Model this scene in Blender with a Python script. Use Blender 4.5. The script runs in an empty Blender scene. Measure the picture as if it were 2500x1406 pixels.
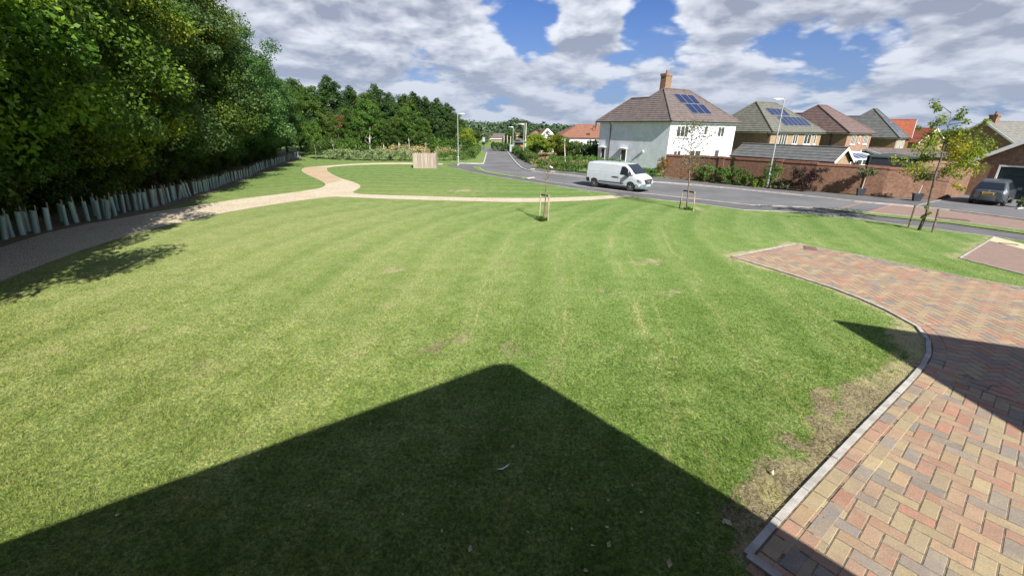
import bpy, math, random
import numpy as np
from mathutils import Vector, Matrix
random.seed(7); rng = np.random.default_rng(11)
SC = bpy.context.scene; COL = SC.collection
R_ = math.radians
# ------------------------------------------------------------------ camera
F, CH, PT, RL = 1034.0, 4.3, R_(20.76), R_(0.8)      # focal (px of a 2500 wide frame), height, pitch, roll
right0 = Vector((1, 0, 0)); up0 = Vector((0, math.sin(PT), math.cos(PT))); fwd = Vector((0, math.cos(PT), -math.sin(PT)))
cr = right0*math.cos(RL) + up0*math.sin(RL); cu = -right0*math.sin(RL) + up0*math.cos(RL)
cam = bpy.data.cameras.new('camera'); camo = bpy.data.objects.new('camera', cam); COL.objects.link(camo)
M = Matrix((cr, cu, -fwd)).transposed().to_4x4(); M.translation = (0, 0, CH); camo.matrix_world = M
cam.sensor_width = 36; cam.lens = F/2500*36; cam.clip_start = .1; cam.clip_end = 5000
SC.camera = camo
def ray(x, y): return cr*(x-1250) + cu*(703-y) + fwd*F
def G(x, y, z=0.0):
    r = ray(x, y); t = (z-CH)/r.z; return Vector((r.x*t, r.y*t, z))
def P3(x, y, Y):
    r = ray(x, y); t = Y/r.y; return Vector((r.x*t, Y, CH+r.z*t))
# ------------------------------------------------------------------ sun
SAZ, SEL = R_(23), R_(38)
sdir = Vector((math.sin(SAZ)*math.cos(SEL), -math.cos(SAZ)*math.cos(SEL), math.sin(SEL)))   # towards the sun
sun = bpy.data.lights.new('sun', 'SUN'); sun.energy = 5.0; sun.angle = R_(.5); sun.color = (1, .955, .88)
so = bpy.data.objects.new('sun', sun); COL.objects.link(so); so.rotation_euler = sdir.to_track_quat('Z', 'Y').to_euler()
SC.view_settings.view_transform = 'Standard'; SC.view_settings.look = 'None'; SC.view_settings.gamma = 1
SC.view_settings.exposure = 0.92; SC.view_settings.use_curve_mapping = False
# ------------------------------------------------------------------ node helpers
class NT:
    def __init__(s, tree): s.t = tree; s.n = tree.nodes; s.l = tree.links
    def node(s, ty, **kw):
        n = s.n.new(ty)
        for k, v in kw.items(): setattr(n, k, v)
        return n
    def put(s, sock, v):
        if v is None: return
        if hasattr(v, 'node') or hasattr(v, 'is_output'): s.l.new(v, sock)
        elif isinstance(v, (tuple, list)) and len(v) == 3 and sock.type == 'RGBA': sock.default_value = (*v, 1)
        else: sock.default_value = v
    def math(s, op, a, b=None, c=None, clamp=False):
        n = s.node('ShaderNodeMath', operation=op, use_clamp=clamp)
        for i, v in enumerate((a, b, c)): s.put(n.inputs[i], v)
        return n.outputs[0]
    def vm(s, op, a, b=None, sc=None):
        n = s.node('ShaderNodeVectorMath', operation=op); s.put(n.inputs[0], a); s.put(n.inputs[1], b)
        if sc is not None: s.put(n.inputs['Scale'], sc)
        return n.outputs['Value'] if op in ('DOT_PRODUCT', 'LENGTH', 'DISTANCE') else n.outputs[0]
    def mix(s, f, a, b, blend='MIX'):
        n = s.node('ShaderNodeMix', data_type='RGBA', blend_type=blend); n.clamp_factor = True
        s.put(n.inputs[0], f); s.put(n.inputs[6], a); s.put(n.inputs[7], b); return n.outputs[2]
    def noise(s, vec, scale, detail=4, rough=.55, out=0, dist=0):
        n = s.node('ShaderNodeTexNoise'); s.put(n.inputs['Vector'], vec)
        n.inputs['Scale'].default_value = scale; n.inputs['Detail'].default_value = detail
        n.inputs['Roughness'].default_value = rough; n.inputs['Distortion'].default_value = dist
        return n.outputs[out]
    def rng(s, v, a, b, c=0, d=1, smooth=True):
        n = s.node('ShaderNodeMapRange'); n.interpolation_type = 'SMOOTHSTEP' if smooth else 'LINEAR'
        for i, x in enumerate((v, a, b, c, d)): s.put(n.inputs[i], x)
        return n.outputs[0]
    def map(s, vec, scale=(1, 1, 1), loc=(0, 0, 0), rot=(0, 0, 0)):
        n = s.node('ShaderNodeMapping'); s.put(n.inputs[0], vec); n.inputs['Scale'].default_value = scale
        n.inputs['Location'].default_value = loc; n.inputs['Rotation'].default_value = rot; return n.outputs[0]
    def attr(s, name): n = s.node('ShaderNodeAttribute'); n.attribute_name = name; return n
    def pos(s): return s.node('ShaderNodeNewGeometry').outputs['Position']
    def uv(s): return s.node('ShaderNodeTexCoord').outputs['UV']
    def objc(s): return s.node('ShaderNodeTexCoord').outputs['Object']
# ------------------------------------------------------------------ world: Nishita sky with broken cumulus
W = bpy.data.worlds.new('World'); SC.world = W; W.use_nodes = True
w = NT(W.node_tree); w.n.clear()
sky = w.node('ShaderNodeTexSky', sky_type='NISHITA', sun_disc=False); sky.sun_elevation = SEL
sky.sun_rotation = math.atan2(sdir.x, sdir.y); sky.air_density = 1.0; sky.dust_density = .6; sky.ozone_density = 2.2
d = w.vm('NORMALIZE', w.node('ShaderNodeTexCoord').outputs['Generated'])
sep = w.node('ShaderNodeSeparateXYZ'); w.l.new(d, sep.inputs[0]); dz = sep.outputs[2]
def proj_plane(off, up=0.0):
    q = w.math('ADD', w.math('MAXIMUM', w.math('ADD', dz, up), 0.0), off); cb = w.node('ShaderNodeCombineXYZ')
    w.l.new(w.math('DIVIDE', sep.outputs[0], q), cb.inputs[0]); w.l.new(w.math('DIVIDE', sep.outputs[1], q), cb.inputs[1]); return cb.outputs[0]
cp = proj_plane(.26); cp_up = proj_plane(.26, .020)
def cloudn(off, sc=2.6, det=8, ro=.52, v=None): return w.noise(w.map(v or cp, (1.0, 1.0, 1), loc=off), sc, det, ro, dist=.3)
n0 = cloudn((4.0, 2.0, 0), 1.2, 4, .5)
n1 = cloudn((0, 0, 0)); n2 = cloudn((0.012, 0, 0), v=cp_up)
warp = w.vm('SCALE', w.vm('SUBTRACT', w.noise(cp, 4.0, 3, .5, out=1), (.5, .5, .5)), sc=.16)
def puff(v):
    vo = w.node('ShaderNodeTexVoronoi', feature='F1', normalize=True); w.l.new(w.vm('ADD', v, warp), vo.inputs['Vector']); vo.inputs['Scale'].default_value = 5.0
    vo.inputs['Detail'].default_value = 2.0; vo.inputs['Roughness'].default_value = .55; vo.inputs['Lacunarity'].default_value = 2.3;
    return w.math('SUBTRACT', 1.0, w.math('MULTIPLY', vo.outputs['Distance'], 1.25))
n3 = puff(cp); n3u = puff(cp_up)
def blob(px, py, rad, amp):
    g = ray(px, py).normalized(); dd = w.vm('DOT_PRODUCT', d, tuple(g))
    return w.rng(dd, math.cos(R_(rad)), math.cos(R_(rad*.25)), 0, amp)
dens = w.math('ADD', w.math('MULTIPLY', n1, .66), w.math('MULTIPLY', n3, .24))
dens = w.math('ADD', dens, w.math('MULTIPLY', n0, .12))
for px, py, rad, amp in ((1290, 60, 4.6, -.12), (1310, 130, 3.4, -.07), (1000, 92, 3.2, -.07), (915, 98, 3.5, -.06), (1590, 75, 4.6, -.12), (1690, 125, 3.8, -.11), (1860, 95, 3.6, -.09), (1960, 110, 4.4, -.12), (2090, 85, 4.6, -.12), (2190, 110, 4.2, -.12), (2080, 150, 3, -.07), (1490, 250, 2.6, -.06), (2370, 262, 3, -.10), (1560, 20, 2.5, -.08),
                         (740, 20, 10, .07), (900, 10, 7, .10), (1090, 20, 5.5, .07), (2400, 130, 7, .10), (1980, 10, 5, .12), (2250, -10, 7, .12), (1440, 80, 4.0, .11), (1200, 70, 3, .06), (1800, 60, 3.0, .10), (1780, 190, 7, .05), (900, 190, 8, .04), (1740, 0, 5, .06), (1250, 220, 9, .03), (2040, 100, 1.6, .07), (2130, 130, 1.8, .06), (1640, 100, 1.5, .05)):
    dens = w.math('ADD', dens, blob(px, py, rad, amp))
cover = w.rng(dens, .412, .52)
lit = w.math('MULTIPLY', w.math('SUBTRACT', n1, n2), 4.6)
lit = w.math('ADD', lit, w.math('ADD', w.math('MULTIPLY', w.math('SUBTRACT', n3, n3u), 1.3), w.math('MULTIPLY', w.math('SUBTRACT', n3, .55), .7)))
edge = w.rng(dens, .48, .70, .66, .12, False)
top = w.rng(dz, .18, .42, 0, -.22)
sh = w.math('ADD', w.math('ADD', edge, lit), top, clamp=True)
ccol = w.mix(sh, (.68, .76, .97), (1.78, 1.85, 2.0))
ccol = w.mix(w.rng(dz, .0, .22, .6, 0), ccol, (.84, .97, 1.25))
skyc = w.mix(1.0, sky.outputs[0], (.085, .125, .215), 'MULTIPLY')
lowc = w.mix(w.rng(dz, .0, .28, .7, 0), skyc, (.60, .80, 1.22))
full = w.mix(w.math('MULTIPLY', w.math('MULTIPLY', cover, .96), w.rng(dz, .27, .5, 1, .38)), lowc, ccol)
bg = w.node('ShaderNodeBackground'); w.l.new(full, bg.inputs[0]); bg.inputs[1].default_value = .27
w.l.new(bg.outputs[0], w.node('ShaderNodeOutputWorld').inputs[0])
# ------------------------------------------------------------------ materials
MATS = {}
def newmat(name):
    m = bpy.data.materials.new(name); m.use_nodes = True; k = NT(m.node_tree); k.n.clear()
    o = k.node('ShaderNodeOutputMaterial'); b = k.node('ShaderNodeBsdfPrincipled'); k.l.new(b.outputs[0], o.inputs[0])
    k.b = b; k.o = o; MATS[name] = m; return m, k
def bump(k, h, strength=.4, dist=.02):
    n = k.node('ShaderNodeBump'); n.inputs['Strength'].default_value = strength; n.inputs['Distance'].default_value = dist
    k.l.new(h, n.inputs['Height']); k.l.new(n.outputs[0], k.b.inputs['Normal'])
def mat(name, col, col2=None, scale=3, rough=.8, metal=0, spec=.4, bmp=0, bscale=None, coord='obj', lo=.35, hi=.65, coat=0):
    m, k = newmat(name); v = k.objc() if coord == 'obj' else k.pos()
    col2 = col2 or tuple(c*.8 for c in col)
    n = k.noise(v, scale, 6, .6)
    k.put(k.b.inputs['Base Color'], k.mix(k.rng(n, lo, hi), col2, col))
    k.b.inputs['Roughness'].default_value = rough; k.b.inputs['Metallic'].default_value = metal
    k.b.inputs['Specular IOR Level'].default_value = spec; k.b.inputs['Coat Weight'].default_value = coat
    if bmp: bump(k, k.noise(v, bscale or scale*6, 5, .6), bmp, .01)
    return m
def brickmat(name, c1, c2, mortar, stain=.25, sc=1.0):
    m, k = newmat(name); uv = k.uv()
    b = k.node('ShaderNodeTexBrick'); k.l.new(uv, b.inputs[0]); b.inputs['Scale'].default_value = 1
    b.inputs['Brick Width'].default_value = .225*sc; b.inputs['Row Height'].default_value = .075*sc; b.inputs['Mortar Size'].default_value = .009
    b.inputs['Mortar Smooth'].default_value = .2; b.inputs['Bias'].default_value = -.1
    k.put(b.inputs['Color1'], c1); k.put(b.inputs['Color2'], c2); k.put(b.inputs['Mortar'], mortar)
    n = k.noise(uv, 1.3, 5, .6); n2 = k.noise(uv, 5, 4, .8)
    c = k.mix(k.math('MULTIPLY', k.rng(n, .35, .7), stain), b.outputs[0], tuple(x*.55 for x in c1))
    c = k.mix(k.rng(n2, .35, .62, 0, .8), c, k.mix(1, c, (.55, .52, .52), 'MULTIPLY'))
    k.put(k.b.inputs['Base Color'], c); k.b.inputs['Roughness'].default_value = .9
    bump(k, k.math('SUBTRACT', 1, b.outputs['Fac']), .5, .008)
    return m
def leafmat(name, cols, trans=.42, nscale=.5, rough=.55):
    """cols: dark, mid, light, accent"""
    m, k = newmat(name); a = k.attr('lv').outputs['Fac']; oi = k.node('ShaderNodeObjectInfo').outputs['Random']
    n = k.noise(k.pos(), nscale, 4, .6)
    t = k.math('ADD', k.math('MULTIPLY', a, .55), k.math('MULTIPLY', k.rng(n, .3, .7), .45))
    c = k.mix(k.rng(t, .15, .55, 0, 1), cols[0], cols[1]); c = k.mix(k.rng(t, .5, .95), c, cols[2])
    c = k.mix(k.rng(k.noise(k.vm('ADD', k.pos(), (37., 5., 9.)), nscale*.7, 3, .5), .56, .72, 0, .8), c, cols[3])
    hs = k.node('ShaderNodeHueSaturation'); k.put(hs.inputs['Color'], c)
    k.put(hs.inputs['Hue'], k.math('ADD', .488, k.math('MULTIPLY', oi, .024))); k.put(hs.inputs['Value'], k.math('ADD', .82, k.math('MULTIPLY', oi, .36)))
    c = hs.outputs[0]
    k.put(k.b.inputs['Base Color'], c); k.b.inputs['Roughness'].default_value = rough; k.b.inputs['Specular IOR Level'].default_value = .35
    tr = k.node('ShaderNodeBsdfTranslucent'); k.put(tr.inputs[0], k.mix(1, c, (1.25, 1.3, .5), 'MULTIPLY'))
    mx = k.node('ShaderNodeMixShader'); mx.inputs[0].default_value = trans
    k.l.new(k.b.outputs[0], mx.inputs[1]); k.l.new(tr.outputs[0], mx.inputs[2]); k.l.new(mx.outputs[0], k.o.inputs[0])
    return m
leaf_dark = leafmat('leaf_dark', ((.022, .052, .014), (.045, .098, .024), (.09, .16, .04), (.06, .12, .03)))
leaf_mid = leafmat('leaf_mid', ((.035, .075, .013), (.075, .145, .022), (.14, .215, .035), (.12, .18, .028)))
leaf_yel = leafmat('leaf_yellow', ((.07, .12, .014), (.16, .22, .022), (.33, .36, .045), (.40, .34, .035)), .42)
leaf_near = leafmat('leaf_near', ((.022, .052, .008), (.062, .125, .018), (.17, .25, .03), (.21, .26, .028)), nscale=.28)
leaf_near2 = leafmat('leaf_near_blue', ((.034, .080, .022), (.078, .16, .045), (.16, .26, .075), (.10, .18, .04)), nscale=.3)
leaf_nearY = leafmat('leaf_near_yellow', ((.035, .075, .009), (.11, .20, .02), (.26, .35, .035), (.37, .39, .035)), nscale=.3)
leaf_silver = leafmat('leaf_silver', ((.07, .11, .05), (.14, .19, .10), (.28, .32, .2), (.12, .17, .07)), .2)
leaf_varieg = leafmat('leaf_variegated', ((.11, .17, .06), (.20, .28, .12), (.36, .42, .24), (.20, .28, .10)), .2, 1.5)
leaf_hedge = leafmat('leaf_hedge', ((.035, .08, .014), (.08, .155, .026), (.15, .25, .045), (.13, .20, .035)), .25, 1.2)
leaf_purple = leafmat('leaf_purple', ((.022, .012, .013), (.05, .022, .024), (.085, .06, .035), (.04, .06, .03)), .2, 1.4)
leaf_autumn = leafmat('leaf_autumn', ((.10, .09, .012), (.22, .16, .018), (.38, .24, .03), (.33, .10, .03)), .3, 2)
leaf_olive = leafmat('leaf_olive', ((.07, .085, .04), (.12, .14, .065), (.2, .22, .11), (.15, .15, .06)), .2, 2)
leaf_rust = leafmat('leaf_rust', ((.10, .055, .02), (.19, .09, .03), (.28, .13, .04), (.12, .10, .02)), .2, 2)
leaf_far = leafmat('leaf_far', ((.026, .052, .024), (.048, .085, .036), (.08, .12, .05), (.06, .09, .04)), .1, .02)
straw = leafmat('dry_grass', ((.18, .14, .07), (.32, .25, .13), (.47, .38, .22), (.22, .2, .08)), .2, .8)
bark = mat('bark', (.16, .13, .10), (.07, .055, .04), 6, .95, bmp=.6, bscale=25)
bark_pale = mat('bark_pale', (.55, .52, .45), (.28, .25, .2), 5, .85, lo=.3, hi=.5)
bark_thin = mat('bark_thin', (.23, .17, .12), (.11, .08, .055), 9, .9)
wood = mat('grey_wood', (.42, .35, .27), (.25, .2, .15), 5, .9, bmp=.4)
darkpl = mat('dark_plastic', (.022, .025, .028), (.014, .016, .018), 4, .5)
white = mat('white_upvc', (.78, .78, .76), (.7, .7, .68), 3, .45)
galv = mat('galvanised_steel', (.55, .58, .60), (.42, .45, .47), 5, .42, metal=.55)
guardm = leafmat('guard_plastic', ((.36, .52, .48), (.46, .62, .60), (.56, .72, .70), (.38, .50, .40)), .25, .9, .45)
glassd, k = newmat('window_glass')
k.put(k.b.inputs['Base Color'], k.mix(k.rng(k.noise(k.objc(), 2, 3), .3, .7), (.03, .035, .04), (.075, .08, .085))); k.b.inputs['Roughness'].default_value = .08; k.b.inputs['Specular IOR Level'].default_value = .7
solar, k = newmat('solar_cells')
bt = k.node('ShaderNodeTexBrick'); k.l.new(k.uv(), bt.inputs[0]); bt.offset = 0; bt.inputs['Scale'].default_value = 1
bt.inputs['Brick Width'].default_value = .16; bt.inputs['Row Height'].default_value = .16; bt.inputs['Mortar Size'].default_value = .006
k.put(bt.inputs['Color1'], (.010, .017, .055)); k.put(bt.inputs['Color2'], (.012, .020, .065)); k.put(bt.inputs['Mortar'], (.03, .04, .09))
k.put(k.b.inputs['Base Color'], bt.outputs[0]); k.b.inputs['Roughness'].default_value = .12; k.b.inputs['Specular IOR Level'].default_value = .8
render_w = mat('white_render', (.74, .77, .82), (.64, .67, .72), 1.6, .92, bmp=.9, bscale=5)
brick_red = brickmat('brick_garden', (.29, .145, .085), (.19, .095, .06), (.26, .2, .15), .45)
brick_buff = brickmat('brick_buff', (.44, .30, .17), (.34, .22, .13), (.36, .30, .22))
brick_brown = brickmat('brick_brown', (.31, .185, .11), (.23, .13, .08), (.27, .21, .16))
brick_pink = brickmat('brick_pink', (.42, .21, .14), (.34, .16, .11), (.36, .3, .24))
brick_orange = brickmat('brick_orange', (.52, .19, .06), (.42, .15, .05), (.36, .3, .24))
brick_chim = brickmat('brick_chimney', (.33, .19, .11), (.22, .12, .075), (.30, .26, .2))
coping = brickmat('brick_coping', (.32, .13, .08), (.25, .10, .065), (.30, .22, .17), .2)
def tilemat(name, c): return mat(name, c, tuple(x*.68 for x in c), 2.2, .8, bmp=.5, bscale=12, lo=.3, hi=.7)
tile_brown = tilemat('tile_brown', (.155, .125, .115)); tile_green = tilemat('tile_grey_green', (.155, .155, .125))
tile_purple = tilemat('tile_purple_brown', (.17, .115, .105)); tile_grey = tilemat('tile_grey', (.13, .135, .13))
tile_red = tilemat('tile_red', (.36, .105, .055)); tile_orange = tilemat('tile_orange_brown', (.27, .125, .08)); tile_dkred = tilemat('tile_dark_red', (.28, .07, .045))
tile_pale = tilemat('tile_pale_grey', (.2, .195, .175))
# ------------------------------------------------------------------ mesh builder
def fan_ok(f): return f
class MB:
    def __init__(s): s.v = []; s.f = []; s.m = []; s.col = []
    def add(s, vs, fs, mi=0, col=None):
        o = len(s.v); s.v += [tuple(x) for x in vs]
        for f in fs: s.f.append([i+o for i in f]); s.m.append(mi); s.col.append(col)
    def quad(s, *p, mi=0): s.add(p, [list(range(len(p)))], mi)
    def box(s, c, size, rot=None, mi=0, col=None):
        x, y, z = (q/2 for q in size); vs = [Vector((sx*x, sy*y, sz*z)) for sx in (-1, 1) for sy in (-1, 1) for sz in (-1, 1)]
        if rot is not None:
            Rm = rot if isinstance(rot, Matrix) else Matrix.Rotation(rot, 3, 'Z'); vs = [Rm @ q for q in vs]
        vs = [q+Vector(c) for q in vs]
        s.add(vs, [(0, 1, 3, 2), (4, 6, 7, 5), (0, 4, 5, 1), (2, 3, 7, 6), (0, 2, 6, 4), (1, 5, 7, 3)], mi, col); return s
    def bb(s, a, b, mi=0): a, b = Vector(a), Vector(b); return s.box((a+b)/2, [abs(q) for q in (b-a)], mi=mi)
    def bar(s, p0, p1, w_, h_, mi=0, up=(0, 0, 1)):
        p0, p1 = Vector(p0), Vector(p1); x = (p1-p0); L = x.length; x.normalize(); z = Vector(up); y = z.cross(x)
        if y.length < 1e-4: y = Vector((0, 1, 0))
        y.normalize(); z = x.cross(y); return s.box((p0+p1)/2, (L, w_, h_), Matrix((x, y, z)).transposed(), mi)
    def tube(s, pts, rad, n=6, cap=True, mi=0):
        pts = [Vector(p) for p in pts]; rad = rad if hasattr(rad, '__len__') else [rad]*len(pts); o = len(s.v); ref = Vector((.31, .95, .07))
        for i, p in enumerate(pts):
            t = (pts[min(i+1, len(pts)-1)]-pts[max(i-1, 0)]).normalized(); a = t.cross(ref)
            if a.length < .1: a = t.cross(Vector((1, 0, 0)))
            a.normalize(); b = t.cross(a)
            for j in range(n):
                q = 2*math.pi*j/n; s.v.append(tuple(p+(a*math.cos(q)+b*math.sin(q))*rad[i]))
        for i in range(len(pts)-1):
            for j in range(n):
                s.f.append([o+i*n+j, o+i*n+(j+1) % n, o+(i+1)*n+(j+1) % n, o+(i+1)*n+j]); s.m.append(mi); s.col.append(None)
        if cap:
            for base in (0, (len(pts)-1)*n):
                s.f.append([o+base+j for j in range(n)]); s.m.append(mi); s.col.append(None)
        return s
    def prism(s, poly, z0, z1, mi=0, bottom=True):
        n = len(poly); vs = [(p[0], p[1], z0) for p in poly]+[(p[0], p[1], z1) for p in poly]
        fs = [[n+i for i in range(n)]]+[[i, (i+1) % n, n+(i+1) % n, n+i] for i in range(n)]
        if bottom: fs.append([i for i in range(n)][::-1])
        s.add(vs, fs, mi); return s
    def build(s, name, mats, parent=None, smooth=False, fix=True):
        me = bpy.data.meshes.new(name); me.from_pydata(s.v, [], s.f)
        mats = mats if isinstance(mats, (list, tuple)) else [mats]
        for m in mats: me.materials.append(m)
        if len(mats) > 1: me.polygons.foreach_set('material_index', s.m)
        uv = me.uv_layers.new(name='UV'); dat = []
        for f in s.f:
            a, b, c = (Vector(s.v[f[i]]) for i in (0, 1, 2)); n = (b-a).cross(c-a)
            if n.length > 0: n.normalize()
            if abs(n.z) < .3:
                t = Vector((-n.y, n.x, 0)); t = t.normalized() if t.length > 0 else Vector((1, 0, 0))
                for i in f: p = Vector(s.v[i]); dat += [p.dot(t), p.z]
            elif abs(n.z) < .97:
                t = Vector((-n.y, n.x, 0)).normalized(); q = n.cross(t)
                for i in f: p = Vector(s.v[i]); dat += [p.dot(t), p.dot(q)]
            else:
                for i in f: dat += [s.v[i][0], s.v[i][1]]
        uv.data.foreach_set('uv', dat)
        if any(c is not None for c in s.col):
            ca = me.color_attributes.new('bc', 'FLOAT_COLOR', 'CORNER'); cd = []
            for f, c in zip(s.f, s.col): cd += list((*(c or (.3, .3, .3)), 1))*len(f)
            ca.data.foreach_set('color', cd)
        if fix:
            import bmesh
            bm = bmesh.new(); bm.from_mesh(me); bmesh.ops.recalc_face_normals(bm, faces=bm.faces); bm.to_mesh(me); bm.free()
        if smooth: me.polygons.foreach_set('use_smooth', [True]*len(me.polygons))
        o = bpy.data.objects.new(name, me); COL.objects.link(o)
        if parent is not None: o.parent = parent
        return o
def tag(o, label, cat, group=None, kind=None):
    if label: o['label'] = label
    if cat: o['category'] = cat
    if group: o['group'] = group
    if kind: o['kind'] = kind
    return o
def thing(name, label, cat, loc=(0, 0, 0), rz=0, group=None):
    o = bpy.data.objects.new(name, None); COL.objects.link(o); o.location = loc; o.rotation_euler = (0, 0, rz); o.empty_display_size = .3
    return tag(o, label, cat, group)
def dup(o, loc=None, rz=None, scale=None, label=None, parent=None):
    c = o.copy(); COL.objects.link(c); c.parent = parent
    for ch in list(o.children): dup(ch, parent=c)
    if loc is not None: c.location = loc
    if rz is not None: c.rotation_euler = (0, 0, rz)
    if scale is not None: c.scale = (scale,)*3 if not hasattr(scale, '__len__') else scale
    if label: c['label'] = label
    return c
def npmesh(name, co, fsize, material, attrs=None, parent=None):
    """co: (n*fsize,3) loose polygons of fsize verts; attrs: dict name -> per-face float"""
    nv = len(co); nf = nv//fsize; me = bpy.data.meshes.new(name)
    me.vertices.add(nv); me.vertices.foreach_set('co', co.astype(np.float32).ravel())
    me.loops.add(nv); me.loops.foreach_set('vertex_index', np.arange(nv, dtype=np.int32))
    me.polygons.add(nf); me.polygons.foreach_set('loop_start', np.arange(0, nv, fsize, dtype=np.int32))
    try: me.polygons.foreach_set('loop_total', np.full(nf, fsize, dtype=np.int32))
    except Exception: pass
    for nme, a in (attrs or {}).items():
        at = me.attributes.new(nme, 'FLOAT', 'POINT'); a = np.asarray(a, dtype=np.float32)
        at.data.foreach_set('value', np.repeat(a, fsize) if len(a) == nf else a)
    me.update(); me.validate(); me.materials.append(material)
    o = bpy.data.objects.new(name, me); COL.objects.link(o)
    if parent is not None: o.parent = parent
    return o
def leaves(centers, rad, per, size, flat=.75, lvc=None, up=.35, gen=rng):
    """leaf quads scattered in clumps -> co, lv.  Each leaf is a kite-shaped quad"""
    c = np.asarray(centers, float); k_ = len(c); rad = np.broadcast_to(np.asarray(rad, float), (k_,))
    n = k_*per; idx = np.repeat(np.arange(k_), per)
    u = gen.normal(size=(n, 3)); u /= np.linalg.norm(u, axis=1)[:, None]+1e-9
    rr = gen.random(n)**.45
    p = c[idx]+u*(rr*rad[idx])[:, None]*np.array([1, 1, flat])
    nrm = u*.6+gen.normal(size=(n, 3))*.55+np.array([0, 0, up]); nrm /= np.linalg.norm(nrm, axis=1)[:, None]+1e-9
    t = np.cross(nrm, gen.normal(size=(n, 3))); t /= np.linalg.norm(t, axis=1)[:, None]+1e-9
    b = np.cross(nrm, t); s = size*(.6+.8*gen.random(n))[:, None]
    q = np.stack([p-t*s*.5, p+b*s*.34, p+t*s*.5+nrm*s*.12, p-b*s*.34], axis=1).reshape(-1, 3)
    lvb = gen.random(k_) if lvc is None else np.asarray(lvc)
    lv = np.clip(lvb[idx]*.55+gen.random(n)*.45, 0, 1)
    return q, lv
def smoothpoly(pts, it=2):
    """Chaikin on an open polyline of (x,y)"""
    p = [np.array(q[:2], float) for q in pts]
    for _ in range(it):
        o = [p[0]]
        for a, b in zip(p[:-1], p[1:]): o += [a*.75+b*.25, a*.25+b*.75]
        o.append(p[-1]); p = o
    return [tuple(q) for q in p]
def GL(pts): return [tuple(G(x, y)[:2]) for x, y in pts]
# ------------------------------------------------------------------ layout lines (ground points)
kerb_px = [(1822, 1358), (1888, 1282), (1955, 1208), (2021, 1138), (2111, 1042), (2201, 951), (2250, 900), (2270, 862), (2266, 828), (2244, 801), (2213, 783), (2141, 747), (2051, 710), (1930, 671), (1786, 627)]
kerb = smoothpoly(GL(kerb_px), 2)
drive_top = GL([(1943, 596), (2111, 626), (2352, 677), (2500, 703)])
d_end = (drive_top[-1][0]+8, drive_top[-1][1]-6.2)
corner2 = G(1905, 1418)[:2]
drive_poly = kerb+drive_top+[d_end, (d_end[0], 0), (corner2[0]+2.2, corner2[1]-1.6)]
pave2 = GL([(2343, 631), (2428, 579), (2500, 597)]); pave2 += [(pave2[-1][0]+5, pave2[-1][1]-1.7)]; b2 = G(2500, 671); pave2 += [(b2.x+5, b2.y-2.2), (b2.x, b2.y)]
path_low = [(-60, 712), (0, 690), (100, 647), (230, 600), (340, 568), (387, 556), (454, 540), (555, 518), (656, 501), (740, 489), (777, 484), (815, 480), (870, 482.5), (950, 486), (1060, 489.5), (1175, 492), (1240, 494.5), (1344, 493.5), (1448, 489.5), (1535, 480.5)]
path_up1 = [(-60, 622), (0, 604), (109, 569), (219, 545), (320, 528), (387, 516), (488, 501), (597, 484), (673, 476), (752, 464.6), (786, 459), (798, 450), (781, 440), (752, 428), (734, 417), (742, 409.5), (776, 406.6), (801, 404.7), (873, 399.4), (946, 397.5), (1008, 397.7), (1082, 399.8)]
path_in = [(1080, 402.5), (1008, 401.3), (946, 401.3), (873, 403), (801, 408), (796, 414), (806, 423.5), (830, 435.6), (859, 443), (882, 453), (877, 461), (852, 473), (946, 476.8), (1067, 480.3), (1180, 483.6), (1321, 484), (1416, 481), (1480, 478), (1512, 475), (1545, 479)]
lawn_edge_r = [(1117, 411), (1162, 423), (1225, 434.4), (1310, 447), (1437, 466), (1545, 480), (1600, 487), (1708, 498), (1816, 513), (1942, 518), (2104, 536), (2284, 560), (2424, 578), (2500, 588), (2640, 610)]
near_kerb = [(1170, 410), (1183, 418.5), (1247, 430.5), (1306, 438.5), (1331, 443), (1373, 448.6), (1448, 459), (1552, 471.5), (1600, 476), (1708, 487.6), (1830, 501), (1964, 507), (1985, 509)]
verge_top = [(1978, 507.4), (2068, 516), (2200, 529), (2320, 541), (2500, 565), (2640, 585)]
verge_bot = [(1978, 507.6), (2068, 519), (2140, 529), (2320, 547.5), (2500, 573), (2640, 594)]
far_kerb = [(1239.4, 372), (1251, 387), (1263.8, 401.6), (1270, 407), (1276.5, 412), (1286, 416), (1300, 419), (1342, 424), (1435, 433.4), (1520, 441), (1600, 445.5), (1690, 452), (1780, 460.6), (1960, 478.6), (2086, 493), (2233, 505.6), (2320, 514.6), (2500, 538), (2640, 557)]
wall_px = [(1620, 432), (1700, 439), (1979, 467.5), (2150, 481.5), (2300, 489.5)]
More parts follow.
